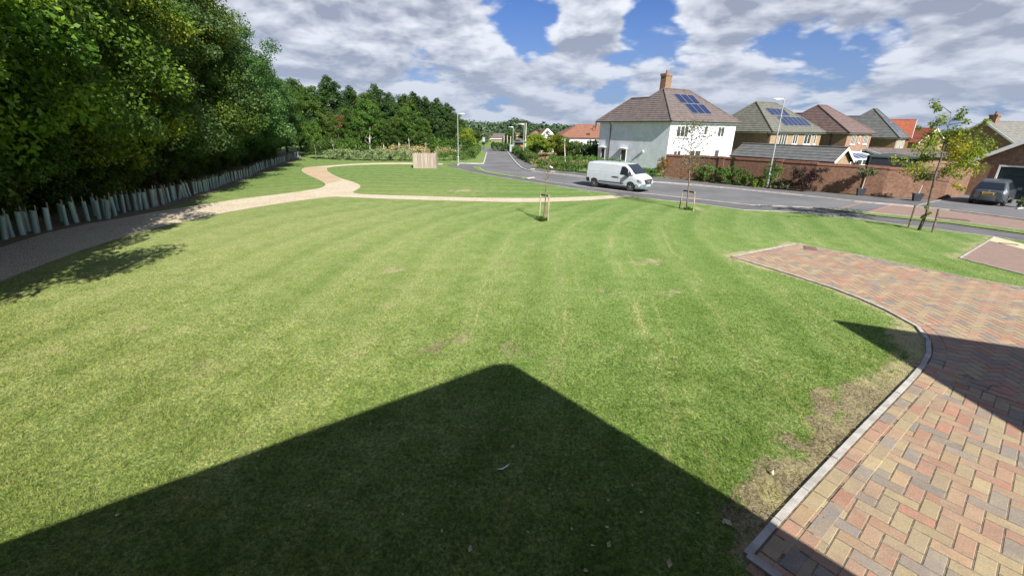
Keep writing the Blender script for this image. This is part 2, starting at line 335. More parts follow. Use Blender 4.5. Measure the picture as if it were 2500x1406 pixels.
# ------------------------------------------------------------------ vector helpers (numpy)
def seg_dist(P, line):
    """min distance of points P (n,2) to an open polyline"""
    best = np.full(len(P), 1e9)
    L = np.asarray(line, float)
    for a, b in zip(L[:-1], L[1:]):
        ab = b-a; t = np.clip(((P-a)@ab)/(ab@ab+1e-9), 0, 1); q = a+t[:, None]*ab
        best = np.minimum(best, np.hypot(*(P-q).T))
    return best
def inside(P, poly):
    L = np.asarray(poly, float); c = np.zeros(len(P), bool); x, y = P.T
    for (x0, y0), (x1, y1) in zip(L, np.roll(L, -1, 0)):
        with np.errstate(divide='ignore', invalid='ignore'):
            hit = ((y0 > y) != (y1 > y)) & (x < (x1-x0)*(y-y0)/(y1-y0)+x0)
        c ^= hit
    return c
def vnoise(P, scale, seed=0):
    """cheap smooth value noise 0..1"""
    g = np.random.default_rng(seed).random((64, 64)); q = P/scale; i = np.floor(q).astype(int); f = q-i; f = f*f*(3-2*f)
    a = g[i[:, 0] % 64, i[:, 1] % 64]; b = g[(i[:, 0]+1) % 64, i[:, 1] % 64]; c = g[i[:, 0] % 64, (i[:, 1]+1) % 64]; e = g[(i[:, 0]+1) % 64, (i[:, 1]+1) % 64]
    return (a*(1-f[:, 0])+b*f[:, 0])*(1-f[:, 1])+(c*(1-f[:, 0])+e*f[:, 0])*f[:, 1]
# ================================================================== GROUND
mow_line = smoothpoly(GL([(-60, 712), (0, 690), (230, 600), (340, 568), (454, 540), (555, 518), (656, 501), (740, 489), (815, 482), (950, 487), (1175, 493), (1344, 495), (1480, 490), (1600, 489), (1708, 499), (1816, 514), (1942, 519), (2104, 537), (2284, 561), (2500, 590)]), 3)
mow_split = int(np.argmin([abs(q[0]-G(800, 482).x) for q in mow_line]))
def lawn_attrs(P):
    X, Y = P.T; bend = np.clip((X+17)/9, 0, 1)*np.clip(Y-13, 0, 16)**2*.030
    u = X+15-bend+np.clip(13-Y, 0, 12)**2*.02; far_ = seg_dist(P, mow_line)
    wf = np.clip((Y-26.5)/3, 0, 1)*(np.abs(X) < 40); dm = u*(1-wf)+far_*wf; dm = dm+(vnoise(P, 5, 31)-.5)*.5
    kd = seg_dist(P, kerb)
    n = vnoise(P, .55, 3)*.5+vnoise(P, .22, 4)*.3+vnoise(P, 1.6, 5)*.2
    wid = .46+1.25*np.exp(-((P[:, 0]-6.0)**2+(P[:, 1]-5.2)**2)/4.5)+.6*np.exp(-((P[:, 0]-3.4)**2+(P[:, 1]-4.0)**2)/1.2)+.5*np.exp(-((P[:, 0]-9.0)**2+(P[:, 1]-8.6)**2)/1.5)+.35*np.exp(-((P[:, 0]-8)**2+(P[:, 1]-14.8)**2)/2)
    n_b = vnoise(P, .32, 41)*.5+vnoise(P, .13, 42)*.5; bare = np.clip((wid*(.25+1.1*n+.7*(n_b-.5))-kd)/.42, 0, 1)*np.clip(1.2-.9*(n_b > .68)*(kd > .25), .35, 1)
    e2 = seg_dist(P, [drive_top[0], kerb[-1]]); bare = np.maximum(bare, np.clip((.45*(.3+n)-e2)/.2, 0, .8))
    e3 = seg_dist(P, pave2[:2]); bare = np.maximum(bare, np.clip((.8*(.2+n)-e3)/.4, 0, .55))
    for (px, py, r) in ((1130, 822, .35), (1250, 850, .5), (1330, 890, .45), (1050, 850, .4), (1500, 860, .45), (1000, 700, .4), (900, 820, .4), (760, 760, .5), (620, 760, .5), (1700, 700, .5), (1560, 640, .5), (1430, 600, .5), (200, 720, .7), (330, 800, .5), (130, 850, .5), (480, 900, .4), (1230, 640, .5), (1190, 785, .3), (950, 740, .45), (1610, 800, .35), (1480, 715, .5), (1590, 880, .3), (1300, 600, .5), (1420, 830, .25), (850, 865, .3), (1120, 575, .5), (1370, 860, .35), (1640, 712, .5), (960, 660, .5), (1290, 865, .4), (1690, 510, 1.1), (1327, 538, .7), (2245, 566, .6), (1130, 466, 2.2), (860, 600, .4), (1610, 640, .7)):
        c = np.array(G(px, py)[:2]); dd = np.hypot(*(P-c).T); bare = np.maximum(bare, np.clip(1.25-dd/(r*1.5), 0, 1)*np.clip((n*.5+vnoise(P, .16, 44)*.5)*2.4-.75, 0, 1)*.66)
    olive = np.clip((-P[:, 0]*.085+.25)+(vnoise(P, 3.5, 8)-.5)*.5, 0, 1)       # drier, yellower towards the wood
    return dm, bare, olive
def grass_material(NAME_):
    m_, k = newmat(NAME_)
    p = k.pos(); dm = k.attr('dm').outputs['Fac']; bare = k.attr('bare').outputs['Fac']; olive = k.attr('olive').outputs['Fac']; tip = k.attr('tip').outputs['Fac']
    dist = k.vm('LENGTH', p)
    far = k.rng(dist, 14, 42)
    n_big = k.noise(p, .22, 4, .55); n_mid = k.noise(p, 1.7, 5, .65); n_fine = k.noise(p, 22, 3, .7); n_vf = k.noise(p, 95, 2, .7)
    base = k.mix(k.rng(n_mid, .32, .68), (.155, .245, .058), (.230, .312, .102))
    base = k.mix(k.rng(n_big, .35, .65, 0, .6), base, (.130, .220, .044))
    base = k.mix(k.math('MULTIPLY', olive, .85), base, k.mix(k.rng(n_mid, .3, .7), (.240, .285, .095), (.325, .345, .150)))
    wob = k.math('ADD', dm, k.math('MULTIPLY', k.noise(p, .35, 2, .5), .5))
    st = k.math('SINE', k.math('MULTIPLY', wob, 2*math.pi/1.02)); st2 = k.math('SINE', k.math('MULTIPLY', wob, 2*math.pi/2.05))
    stn = k.math('ADD', k.math('MULTIPLY', st, .11), k.math('MULTIPLY', st2, .15)); stn = k.math('MULTIPLY', stn, k.rng(n_big, .3, .6, .35, 1))
    base = k.mix(k.math('MAXIMUM', stn, 0), base, (.33, .37, .17)); base = k.mix(k.math('MAXIMUM', k.math('MULTIPLY', stn, -1), 0), base, (.095, .175, .035))
    # thin straw coloured clippings along the mowing lines
    sv = k.node('ShaderNodeCombineXYZ'); k.l.new(k.math('MULTIPLY', wob, 5), sv.inputs[0]); k.l.new(k.math('MULTIPLY', k.noise(p, .16, 1), 12), sv.inputs[1])
    clip_ = k.math('MULTIPLY', k.rng(k.noise(sv.outputs[0], 1, 5, .65), .48, .75, 0, .75), k.rng(st2, -.2, .9))
    base = k.mix(clip_, base, (.40, .39, .19))
    base = k.mix(k.math('MULTIPLY', far, .8), base, k.mix(k.rng(k.math('ADD', n_mid, k.math('MULTIPLY', stn, .5)), .35, .65), (.078, .160, .034), (.150, .225, .068)))
    g8 = k.noise(p, 8, 4, .8); base = k.mix(1, base, k.mix(k.rng(g8, .3, .7), (.74, .80, .72), (1.22, 1.17, 1.2)), 'MULTIPLY')
    fine = k.mix(k.rng(n_fine, .3, .7), (.48, .54, .44), (1.45, 1.38, 1.36)); base = k.mix(1, base, fine, 'MULTIPLY')
    vf = k.mix(k.rng(n_vf, .3, .7), (.6, .6, .55), (1.4, 1.4, 1.4)); base = k.mix(k.rng(dist, 8, 30, 1, .3), base, k.mix(1, base, vf, 'MULTIPLY'))
    soil = k.mix(k.rng(n_fine, .35, .65), (.12, .095, .055), (.32, .27, .16)); soil = k.mix(k.rng(n_mid, .45, .7), soil, (.38, .34, .17)); soil = k.mix(k.rng(dist, 8.5, 11, 0, .75), soil, (.40, .37, .19)); soil = k.mix(k.rng(n_vf, .55, .7, 0, .7), soil, (.42, .36, .24))
    fleck = k.rng(k.noise(p, 6, 5, .75), .56, .74, 0, .65); base = k.mix(fleck, base, (.42, .40, .22))
    dk = k.rng(k.noise(k.vm('ADD', p, (9., 3., 0.)), 3.3, 5, .7), .54, .72, 0, .6); base = k.mix(dk, base, (.085, .165, .03))
    bm_ = k.rng(k.math('ADD', bare, k.math('ADD', k.math('MULTIPLY', k.math('SUBTRACT', n_fine, .5), .9), k.math('MULTIPLY', k.math('SUBTRACT', k.noise(p, 5, 4, .7), .5), 1.3))), .25, .75)
    base = k.mix(bm_, base, soil)
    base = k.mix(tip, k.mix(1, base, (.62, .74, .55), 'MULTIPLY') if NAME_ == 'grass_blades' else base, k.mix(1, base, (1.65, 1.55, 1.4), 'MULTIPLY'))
    k.put(k.b.inputs['Base Color'], base); k.b.inputs['Roughness'].default_value = .85; k.b.inputs['Specular IOR Level'].default_value = .2
    if NAME_ == 'lawn_grass': bump(k, k.math('ADD', n_fine, k.math('MULTIPLY', n_vf, .5)), .9, .03)
    else:
        tr = k.node('ShaderNodeBsdfTranslucent'); k.put(tr.inputs[0], k.mix(1, base, (1.3, 1.25, .8), 'MULTIPLY')); mx = k.node('ShaderNodeMixShader'); mx.inputs[0].default_value = .42
        k.l.new(k.b.outputs[0], mx.inputs[1]); k.l.new(tr.outputs[0], mx.inputs[2]); k.l.new(mx.outputs[0], k.o.inputs[0])
    return m_
lawnm = grass_material('lawn_grass'); blademat = grass_material('grass_blades')
# one sheet out to the horizon, fine in the middle
xs = np.unique(np.concatenate([np.linspace(-3000, -60, 12), np.arange(-60, -16, 2), np.arange(-16, 17, .2), np.arange(17, 60, 1.0), np.linspace(60, 3000, 12)]))
ys = np.unique(np.concatenate([np.linspace(-3000, -10, 8), np.arange(-10, 1.6, 1.0), np.arange(1.6, 20, .2), np.arange(20, 80, 1.0), np.linspace(80, 4000, 14)]))
XX, YY = np.meshgrid(xs, ys); PP = np.stack([XX.ravel(), YY.ravel()], 1); nx, ny = len(xs), len(ys)
idx = np.arange(nx*ny).reshape(ny, nx); fq = np.stack([idx[:-1, :-1], idx[:-1, 1:], idx[1:, 1:], idx[1:, :-1]], -1).reshape(-1, 4)
me = bpy.data.meshes.new('lawn'); me.vertices.add(len(PP)); me.vertices.foreach_set('co', np.column_stack([PP, np.zeros(len(PP))]).astype(np.float32).ravel())
me.loops.add(fq.size); me.loops.foreach_set('vertex_index', fq.ravel().astype(np.int32)); me.polygons.add(len(fq)); me.polygons.foreach_set('loop_start', np.arange(0, fq.size, 4, dtype=np.int32)); me.update()
dmv, bv, ov = lawn_attrs(PP)
for nme, a in (('dm', dmv), ('bare', bv), ('olive', ov)):
    at = me.attributes.new(nme, 'FLOAT', 'POINT'); at.data.foreach_set('value', a.astype(np.float32))
me.materials.append(lawnm); lawn = bpy.data.objects.new('lawn', me); COL.objects.link(lawn); tag(lawn, 'mown green lawn with curved mowing stripes reaching past the houses', 'lawn', kind='structure')

asph = mat('asphalt', (.155, .155, .158), (.115, .115, .118), .35, .92, coord='pos', bmp=.4, bscale=60)
asph_d = mat('asphalt_path', (.135, .13, .13), (.10, .098, .10), .8, .93, coord='pos', bmp=.5, bscale=60)
kerbm = mat('concrete_kerb', (.50, .47, .42), (.36, .34, .31), 3, .9, coord='pos', bmp=.3, bscale=50)
def gravel(name, c1, c2, c3):
    m, k = newmat(name); p = k.pos()
    vo = k.node('ShaderNodeTexVoronoi'); k.l.new(p, vo.inputs[0]); vo.inputs['Scale'].default_value = 26
    n = k.noise(p, 7, 5, .7); n2 = k.noise(p, .6, 3)
    c = k.mix(k.rng(n, .35, .65), c1, c2); c = k.mix(k.rng(n2, .4, .7, 0, .5), c, c3)
    sp = k.node('ShaderNodeSeparateColor'); k.l.new(vo.outputs['Color'], sp.inputs[0])
    c = k.mix(k.rng(sp.outputs[0], .55, 1, 0, .6), c, tuple(x*.35 for x in c1))
    k.put(k.b.inputs['Base Color'], c); k.b.inputs['Roughness'].default_value = .95
    bump(k, k.math('ADD', vo.outputs['Distance'], n), .9, .04); return m
grav = gravel('woodchip_path', (.58, .49, .34), (.68, .60, .45), (.52, .42, .28))
grav_o = gravel('woodchip_fresh', (.50, .36, .22), (.60, .46, .31), (.46, .32, .19))
mulch = gravel('mulch', (.17, .125, .085), (.27, .20, .13), (.2, .18, .09))
def strip(name, poly, z, material, label, cat, kind='structure'):
    import bmesh
    me = bpy.data.meshes.new(name); bm = bmesh.new(); vs = [bm.verts.new((p[0], p[1], z)) for p in poly]; f = bm.faces.new(vs)
    bmesh.ops.triangulate(bm, faces=[f]); bmesh.ops.recalc_face_normals(bm, faces=bm.faces)
    for f in bm.faces:
        if f.normal.z < 0: f.normal_flip()
    bm.to_mesh(me); bm.free(); me.materials.append(material); o = bpy.data.objects.new(name, me); COL.objects.link(o); return tag(o, label, cat, kind=kind)
def edging(name, line, width, z0, z1, material, label, seg=.9, closed=False, side=0):
    """kerb stones as short boxes along a polyline, with thin joints"""
    b = MB(); L = [Vector((*p, 0)) for p in line]
    pts = []; 
    for a, c in zip(L[:-1], L[1:]):
        n = max(1, round((c-a).length/seg)); pts += [a.lerp(c, i/n) for i in range(n)]
    pts.append(L[-1])
    # merge into roughly seg long pieces
    out = [pts[0]]; 
    for q in pts[1:]:
        if (q-out[-1]).length >= seg*.8 or q is pts[-1]: out.append(q)
    hw = width/2
    offs = []
    for i, q in enumerate(out):
        t = (out[min(i+1, len(out)-1)]-out[max(i-1, 0)]).normalized(); n = Vector((-t.y, t.x, 0)); offs.append((q+n*(hw+side*hw), q-n*(hw-side*hw)))
    for i in range(len(out)-1):
        g = min(.006/(out[i+1]-out[i]).length, .2) if (out[i+1]-out[i]).length > 0 else 0
        a0, b0 = offs[i]; a1, b1 = offs[i+1]; A0, B0 = a0.lerp(a1, g), b0.lerp(b1, g); A1, B1 = a1.lerp(a0, g), b1.lerp(b0, g)
        jz = random.uniform(-.003, .003)
        vs = [(q.x, q.y, z) for z in (z0, z1+jz) for q in (A0, B0, B1, A1)]
        b.add(vs, [(4, 5, 6, 7), (0, 1, 5, 4), (1, 2, 6, 5), (2, 3, 7, 6), (3, 0, 4, 7)])
    return tag(b.build(name, material), label, 'kerb', kind='structure')
# road: between far kerb and near kerb / verge, plus the left junction
nk = GL(near_kerb); vt = GL(verge_top); fk = GL(far_kerb)
road_poly = GL([(1116, 404), (1123, 399.7), (1179, 400.5), (1187.4, 373), (1166, 367), (1160, 363), (1205, 363.5), (1239, 370)])+fk+vt[::-1]+nk[::-1][1:]
strip('road', road_poly, .008, asph, 'grey asphalt road curving past the lawn to the far junction', 'road')
far_side = GL([(1100, 362.5), (1140, 361.2), (1205, 362.6), (1240, 366), (1200, 364.5), (1160, 363.5)])
strip('far_road', [tuple(G(*q)[:2]) for q in ((1090, 361), (1205, 361), (1260, 364.5), (1243, 371.5), (1190, 366.5), (1150, 366.5), (1090, 364))], .012, asph, 'grey asphalt side road crossing at the far junction', 'road')
lr = GL(lawn_edge_r)
pave_poly = lr+GL(verge_bot)[::-1][:-1]+nk[::-1]+GL([(1155, 407), (1123, 401.5), (1100, 402), (1090, 404)])
strip('pavement', pave_poly, .014, asph_d, 'dark asphalt pavement along the near side of the road', 'pavement')
strip('verge', vt+GL(verge_bot)[::-1], .05, lawnm, 'narrow grass verge between pavement and road at right', 'verge')
isl = GL([(1152, 408), (1160, 406.8), (1172, 409), (1176, 414), (1200, 420.5), (1247, 428.5), (1290, 433.5), (1289, 435.5), (1240, 431.5), (1200, 425), (1165, 417)])
strip('verge', isl, .04, lawnm, 'small green grass island beside the far bend of the pavement', 'verge')
edging('kerb', nk, .07, -.05, .045, kerbm, 'thin pale kerb line between near pavement and road', side=0)
edging('kerb', vt, .06, -.05, .07, kerbm, 'pale kerb between grass verge and road at right', side=0)
edging('kerb', fk[3:], .14, -.05, .09, kerbm, 'pale kerb along the far side of the road', side=-1)
edging('kerb', fk[:4], .14, -.05, .1, kerbm, 'pale kerb curving away on the right side of the far road', side=-1)
edging('kerb', GL([(1187.4, 373), (1179, 400.5), (1123, 399.7), (1116, 404.5)]), .16, -.05, .1, kerbm, 'pale kerb round the striped green corner beside the far road', side=1)
edging('kerb', lr, .06, -.05, .02, kerbm, 'thin edging between the lawn and the pavement', seg=1.2)
# far pavement (slab) from far kerb to the wall / hedges
fp = [tuple(G(x, y)[:2]) for x, y in ((1239.4, 371), (1245, 370), (1262, 382), (1280, 396), (1297, 404), (1315, 412), (1335, 417.5), (1380, 421), (1440, 426), (1560, 433), (1620, 437), (1700, 443), (1860, 459), (1975, 469), (2085, 479.5), (2298, 490.5), (2420, 506), (2640, 530))]
strip('pavement', fk+fp[::-1], .08, asph_d, 'dark asphalt pavement along the foot of the brick wall', 'pavement')
strip('verge', GL([(1124, 398.8), (1140, 394), (1149, 391), (1168, 366), (1187, 373.4), (1178.6, 399.8)]), .07, lawnm, 'striped grass verge beside the hedge at the far bend', 'verge')
# block paved table in the road
tblm, k = newmat('red_road_blocks'); p = k.pos()
bt = k.node('ShaderNodeTexBrick'); k.l.new(k.map(p, rot=(0, 0, .5)), bt.inputs[0]); bt.inputs['Scale'].default_value = 1; bt.inputs['Brick Width'].default_value = .2; bt.inputs['Row Height'].default_value = .1; bt.inputs['Mortar Size'].default_value = .005
k.put(bt.inputs['Color1'], (.27, .18, .135)); k.put(bt.inputs['Color2'], (.21, .145, .115)); k.put(bt.inputs['Mortar'], (.17, .13, .11))
k.put(k.b.inputs['Base Color'], k.mix(k.rng(k.noise(p, 1.2, 4), .35, .7, 0, .5), bt.outputs[0], (.24, .17, .15))); k.b.inputs['Roughness'].default_value = .9
strip('block_paving', GL([(2118, 519), (2176, 501.5), (2233, 506), (2320, 515), (2500, 538.6), (2640, 557.6), (2640, 584), (2500, 564), (2320, 540), (2200, 528)]), .013, tblm, 'reddish block paved section of the road at right', 'paving')
strip('block_paving', GL([(2034, 512), (2098, 494.6), (2112, 496), (2046, 513.2)]), .013, tblm, 'thin red block band crossing the road', 'paving')
edging('kerb', GL([(2176, 501.5), (2118, 519)]), .1, .0, .016, mat('red_block_edge', (.42, .2, .15)), 'red block edge line of the paved road section')
padm = mat('tactile_paving', (.55, .52, .46), (.46, .43, .38), 3, .9)
for pts, lb in ((((1283, 437), (1303, 434.6), (1307, 437), (1290, 440)), 'pale tactile slab strip at the near kerb crossing'), (((1294, 414.5), (1305, 414), (1307, 416), (1297, 416.3)), 'small pale tactile slab on the far pavement corner'), (((1340, 419.5), (1355, 420), (1356, 421.8), (1340, 421.3)), 'pale tactile slab on the far pavement by the hedge')):
    strip('tactile_slab', GL(pts), .087, padm, lb, 'paving')
edging('kerb', GL([(2240, 504), (2298, 491)]), .07, .05, .088, kerbm, 'pale edging strip beside the end of the brick wall')
# woodchip paths
pl, pu, pi_ = smoothpoly(GL(path_low), 2), smoothpoly(GL(path_up1), 2), smoothpoly(GL(path_in), 2)
pp = strip('path', pu+pi_+pl[::-1], .006, grav, 'pale woodchip path winding along the wood and across the lawn', 'path')
strip('path', GL([(752, 428), (736, 417.5), (744, 410), (776, 407.5), (800, 408.5), (795, 414), (805, 424), (828, 436), (835, 440), (800, 448), (781, 440)]), .010, grav_o, 'orange fresh woodchip patch where the path bends', 'path')
edging('kerb', pl, .025, -.02, .012, mat('timber_edge', (.3, .22, .14), (.2, .15, .1)), 'thin timber edging along the woodchip path', seg=2)
strip('mulch_bed', GL([(-300, 660), (-60, 626), (0, 605), (109, 570), (219, 546), (320, 529), (387, 515), (440, 500), (500, 478), (565, 454), (640, 424), (700, 402), (740, 386), (690, 375), (600, 385), (400, 400), (100, 470), (-400, 560)]), .007, mulch, 'dark leaf litter under the wood edge', 'ground')
# scrub field on the right beyond the hedge
strip('ground', GL([(1330, 405), (1560, 412), (1590, 380), (1440, 357), (1320, 362), (1300, 378)]), .02, mulch, 'rough ground of the scrub field', 'ground')
strip('planting_bed', GL([(1620, 433.5), (1700, 440), (1979, 468.5), (1990, 472), (1860, 461), (1700, 446), (1625, 438)]), .095, mulch, 'dark soil bed along the foot of the brick wall', 'ground')
# ------------------------------------------------------------------ block driveway
blockm, k = newmat('driveway_blocks'); p = k.pos(); bc = k.attr('bc').outputs['Color']
n = k.noise(p, 9, 5, .7); n2 = k.noise(p, 60, 3, .7)
mo = k.noise(p, 3.2, 4, .6); bc = k.mix(k.rng(mo, .45, .68, 0, .55), bc, (.30, .20, .14)); bc = k.mix(k.rng(k.noise(k.vm('ADD', p, (7., 2., 1.)), 4.6, 4, .6), .5, .7, 0, .6), bc, (.36, .30, .19)); bc = k.mix(k.rng(k.noise(p, .8, 4, .6), .45, .75, 0, .35), bc, (.17, .14, .115))
c = k.mix(k.rng(n, .35, .7, 0, .45), bc, k.mix(1, bc, (.72, .74, .78), 'MULTIPLY')); c = k.mix(k.rng(n, .55, .75, 0, .4), c, (.43, .36, .24))
c = k.mix(1, c, k.mix(k.rng(n2, .3, .7), (.8, .8, .8), (1.18, 1.18, 1.18)), 'MULTIPLY')
c = k.mix(.10, c, (.37, .29, .20)); c = k.mix(1, c, (.93, .92, .92), 'MULTIPLY'); k.put(k.b.inputs['Base Color'], c); k.b.inputs['Roughness'].default_value = .88; bump(k, k.math('ADD', n2, n), .5, .006)
sandm = mat('joint_sand', (.21, .165, .11), (.10, .085, .055), 12, .95, coord='pos', bmp=.5, bscale=120)
strip('driveway', drive_poly, .0095, sandm, 'driveway of red, buff and grey block paving', 'driveway')
BC = [(.39, .185, .12), (.37, .20, .13), (.38, .235, .15), (.38, .30, .165), (.36, .29, .16), (.39, .265, .15), (.22, .195, .17), (.26, .225, .18), (.33, .265, .16), (.36, .21, .14), (.36, .24, .15)]
def blk(b, c, L, Wd, ang, z, cols=BC, clump=None):
    ca, sa = math.cos(ang), math.sin(ang); col = list(random.choice(cols)); v = random.uniform(.88, 1.1); col = tuple(x*v for x in col)
    zt = z+random.uniform(-.0015, .0015); g = .010; e = .008
    def q(x, y, zz): return (c[0]+x*ca-y*sa, c[1]+x*sa+y*ca, zz)
    a, d_ = L/2-g/2, Wd/2-g/2
    o = [q(-a, -d_, zt-.006), q(a, -d_, zt-.006), q(a, d_, zt-.006), q(-a, d_, zt-.006), q(-a+e, -d_+e, zt), q(a-e, -d_+e, zt), q(a-e, d_-e, zt), q(-a+e, d_-e, zt)]
    b.add(o, [(4, 5, 6, 7), (0, 1, 5, 4), (1, 2, 6, 5), (2, 3, 7, 6), (3, 0, 4, 7)], col=col)
ang0 = math.atan2(drive_top[0][1]-kerb[-1][1], drive_top[0][0]-kerb[-1][0])
b = MB(); inner = np.array(drive_poly); ca, sa = math.cos(ang0), math.sin(ang0); ox, oy = kerb[-1]
Wb = .172
band = [np.array(q) for q in GL([(2262, 893), (2500, 975), (2760, 1062)])]
def above_band(P):
    a, c = band[0], band[2]; return ((c[0]-a[0])*(P[:, 1]-a[1])-(c[1]-a[1])*(P[:, 0]-a[0])) > 0
def field(ang, org, near):
    ca, sa = math.cos(ang), math.sin(ang); cand = []
    for i in range(-110, 110):
        for j in range(-110, 110):
            m_ = (i-j) % 4
            if m_ == 0: cx_, cy_, a_ = i+1.0, j+.5, 0
            elif m_ == 3: cx_, cy_, a_ = i+.5, j+1.0, math.pi/2
            else: continue
            X, Y = cx_*Wb, cy_*Wb; cand.append((org[0]+X*ca-Y*sa, org[1]+X*sa+Y*ca, a_))
    cand = np.array(cand); P = cand[:, :2]
    keep = inside(P, drive_poly) & (P[:, 1] > 2.4) & (P[:, 0] < P[:, 1]*1.35+6) & (seg_dist(P, kerb+drive_top) > .2) & (seg_dist(P, band) > .08)
    keep &= ~above_band(P) if near else above_band(P)
    for X, Y, a_ in cand[keep]: blk(b, (X, Y), Wb*2, Wb, ang+a_, .014)
field(R_(39.0), kerb[0], True); field(R_(-6), kerb[-1], False)
def border(line, off, z, L_, W_):
    L = [Vector((*p, 0)) for p in line]; dens_ = []
    for a, c in zip(L[:-1], L[1:]):
        n = max(1, int((c-a).length/.01)); dens_ += [a.lerp(c, i/n) for i in range(n)]
    dens_.append(L[-1]); last = None
    for i, q in enumerate(dens_):
        t = (dens_[min(i+8, len(dens_)-1)]-dens_[max(i-8, 0)])
        if t.length < 1e-6: continue
        t.normalize(); n = Vector((t.y, -t.x, 0)); r = q+n*off
        if last is None or (r-last).length >= L_+.002: blk(b, (r.x, r.y), L_, W_, math.atan2(t.y, t.x), z); last = r
nearK = [q for q in kerb if q[1] < 6.9]; farK = [q for q in kerb if q[1] >= 6.7]
border(nearK, .14, .019, .345, .172); border(nearK, .33, .0195, .345, .172)
border(farK, .155, .019, .22, .21); border(farK, .37, .0195, .22, .21)
border(drive_top, .15, .019, .345, .17); border([kerb[-1], drive_top[0]], .15, .0195, .345, .17); border([kerb[-1], drive_top[0]], .33, .0195, .345, .17)
border([tuple(q) for q in band], 0, .0197, .345, .17); border([tuple(q) for q in band], .19, .0199, .345, .17)
blocks = b.build('paving_blocks', blockm, fix=False); tag(blocks, 'herringbone paving blocks in red, buff and grey across the driveway', 'paving', kind='structure')
edgem = mat('driveway_edging', (.44, .42, .38), (.30, .285, .255), 4, .92, coord='pos', bmp=.5, bscale=70)
edging('kerb', kerb, .078, -.05, .04, edgem, 'grey concrete edging curving round the block driveway', seg=.9, side=0)
edging('kerb', [corner2, kerb[0]], .1, -.05, .05, edgem, 'short grey edging at the bottom corner of the driveway', seg=.9, side=0)
edging('kerb', [kerb[-1], drive_top[0]], .06, -.05, .03, edgem, 'pale edging across the far end of the driveway')
edging('kerb', drive_top+[d_end], .05, -.05, .024, edgem, 'thin edging along the upper side of the driveway')
b = MB(); c0 = G(1978, 607); b.box((c0.x, c0.y, .022), (.62, .42, .012), ang0+.55); b.box((c0.x, c0.y, .03), (.5, .06, .006), ang0+.55)
tag(b.build('manhole_cover', mat('rusty_iron', (.2, .12, .09), (.12, .08, .06), 8, .8)), 'rusty rectangular cover near the far tip of the driveway', 'manhole cover')
strip('paving', pave2, .012, tblm, 'brown block paved drive at the right edge', 'paving')
a1, a2 = G(2428, 579), G(2500, 597); m1, m2 = G(2413, 588), G(2500, 610); e1 = a2+(a2-a1)*1.5; e2 = m2+(m2-m1)*1.2
strip('paving', [tuple(q[:2]) for q in (m1, a1, a2, e1, e2, m2)], .018, mat('buff_paving', (.56, .49, .31), (.46, .4, .26), 5), 'buff yellow paving strip at the right edge', 'paving')
edging('kerb', [pave2[1], pave2[0], pave2[-1], pave2[-2]], .06, -.05, .03, edgem, 'pale edging round the brown drive at right')
b = MB(); c0 = G(2462, 597); b.box((c0.x, c0.y, .026), (.55, .16, .012), -.55); tag(b.build('drain_cover', MATS['rusty_iron']), 'narrow rusty drain cover at the edge of the right drive', 'drain')
b = MB(); c0 = G(2328, 536); b.box((c0.x, c0.y, .022), (1.2, .6, .01), -.6); tag(b.build('manhole_cover', mat('cast_iron', (.17, .10, .085))), 'brown rectangular cover in the red block road', 'manhole cover')
for px, py, lb in ((1238, 414, 'small dark drain cover in the far road'), (1213, 418, 'dark round cover in the road near the grass island')):
    b = MB(); c0 = G(px, py); b.prism([(c0.x+.3*math.cos(a*.6283), c0.y+.3*math.sin(a*.6283)) for a in range(10)], .009, .014); tag(b.build('manhole_cover', MATS['cast_iron']), lb, 'manhole cover')
# ------------------------------------------------------------------ grass blades
N = 620000
dep = 2.7*(15/2.7)**(rng.random(N)**.95); lat = (rng.random(N)*2-1)*(dep*1.3+1.8)
P = np.stack([lat, dep], 1)
ok = ~inside(P, kerb+drive_top+[d_end, (d_end[0], 0), (corner2[0]+2.2, corner2[1]-1.6)])
kdd = seg_dist(P, kerb+drive_top[:1]); ok &= kdd > .06
pathpoly = pu+pi_+pl[::-1]; ok &= ~inside(P, pathpoly)
P = P[ok]; dmv, bv, ov = lawn_attrs(P); kp = rng.random(len(P)) > bv*.72; P, dmv, bv, ov = P[kp], dmv[kp], bv[kp], ov[kp]
n = len(P); fade = np.clip((15.5-P[:, 1])/8, .25, 1); h = (.016+.036*rng.random(n)**1.5)*(.45+.75*vnoise(P, .45, 21)+.5*vnoise(P, .14, 22))*fade; wd = (.0030+.0018*P[:, 1]/6)
a = rng.random(n)*2*np.pi; t = np.stack([np.cos(a), np.sin(a)], 1); ln = rng.normal(size=(n, 2))*h[:, None]*1.1
v0 = np.column_stack([P-t*wd[:, None], np.zeros(n)]); v1 = np.column_stack([P+t*wd[:, None], np.zeros(n)]); v2 = np.column_stack([P+ln, h])
co = np.stack([v0, v1, v2], 1).reshape(-1, 3)
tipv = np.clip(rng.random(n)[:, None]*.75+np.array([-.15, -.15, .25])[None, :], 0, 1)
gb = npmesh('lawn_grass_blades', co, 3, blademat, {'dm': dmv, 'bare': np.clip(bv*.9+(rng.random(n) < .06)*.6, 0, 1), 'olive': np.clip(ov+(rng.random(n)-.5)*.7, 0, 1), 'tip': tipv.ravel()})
tag(gb, 'short mown grass blades of the near lawn', 'grass', kind='stuff')
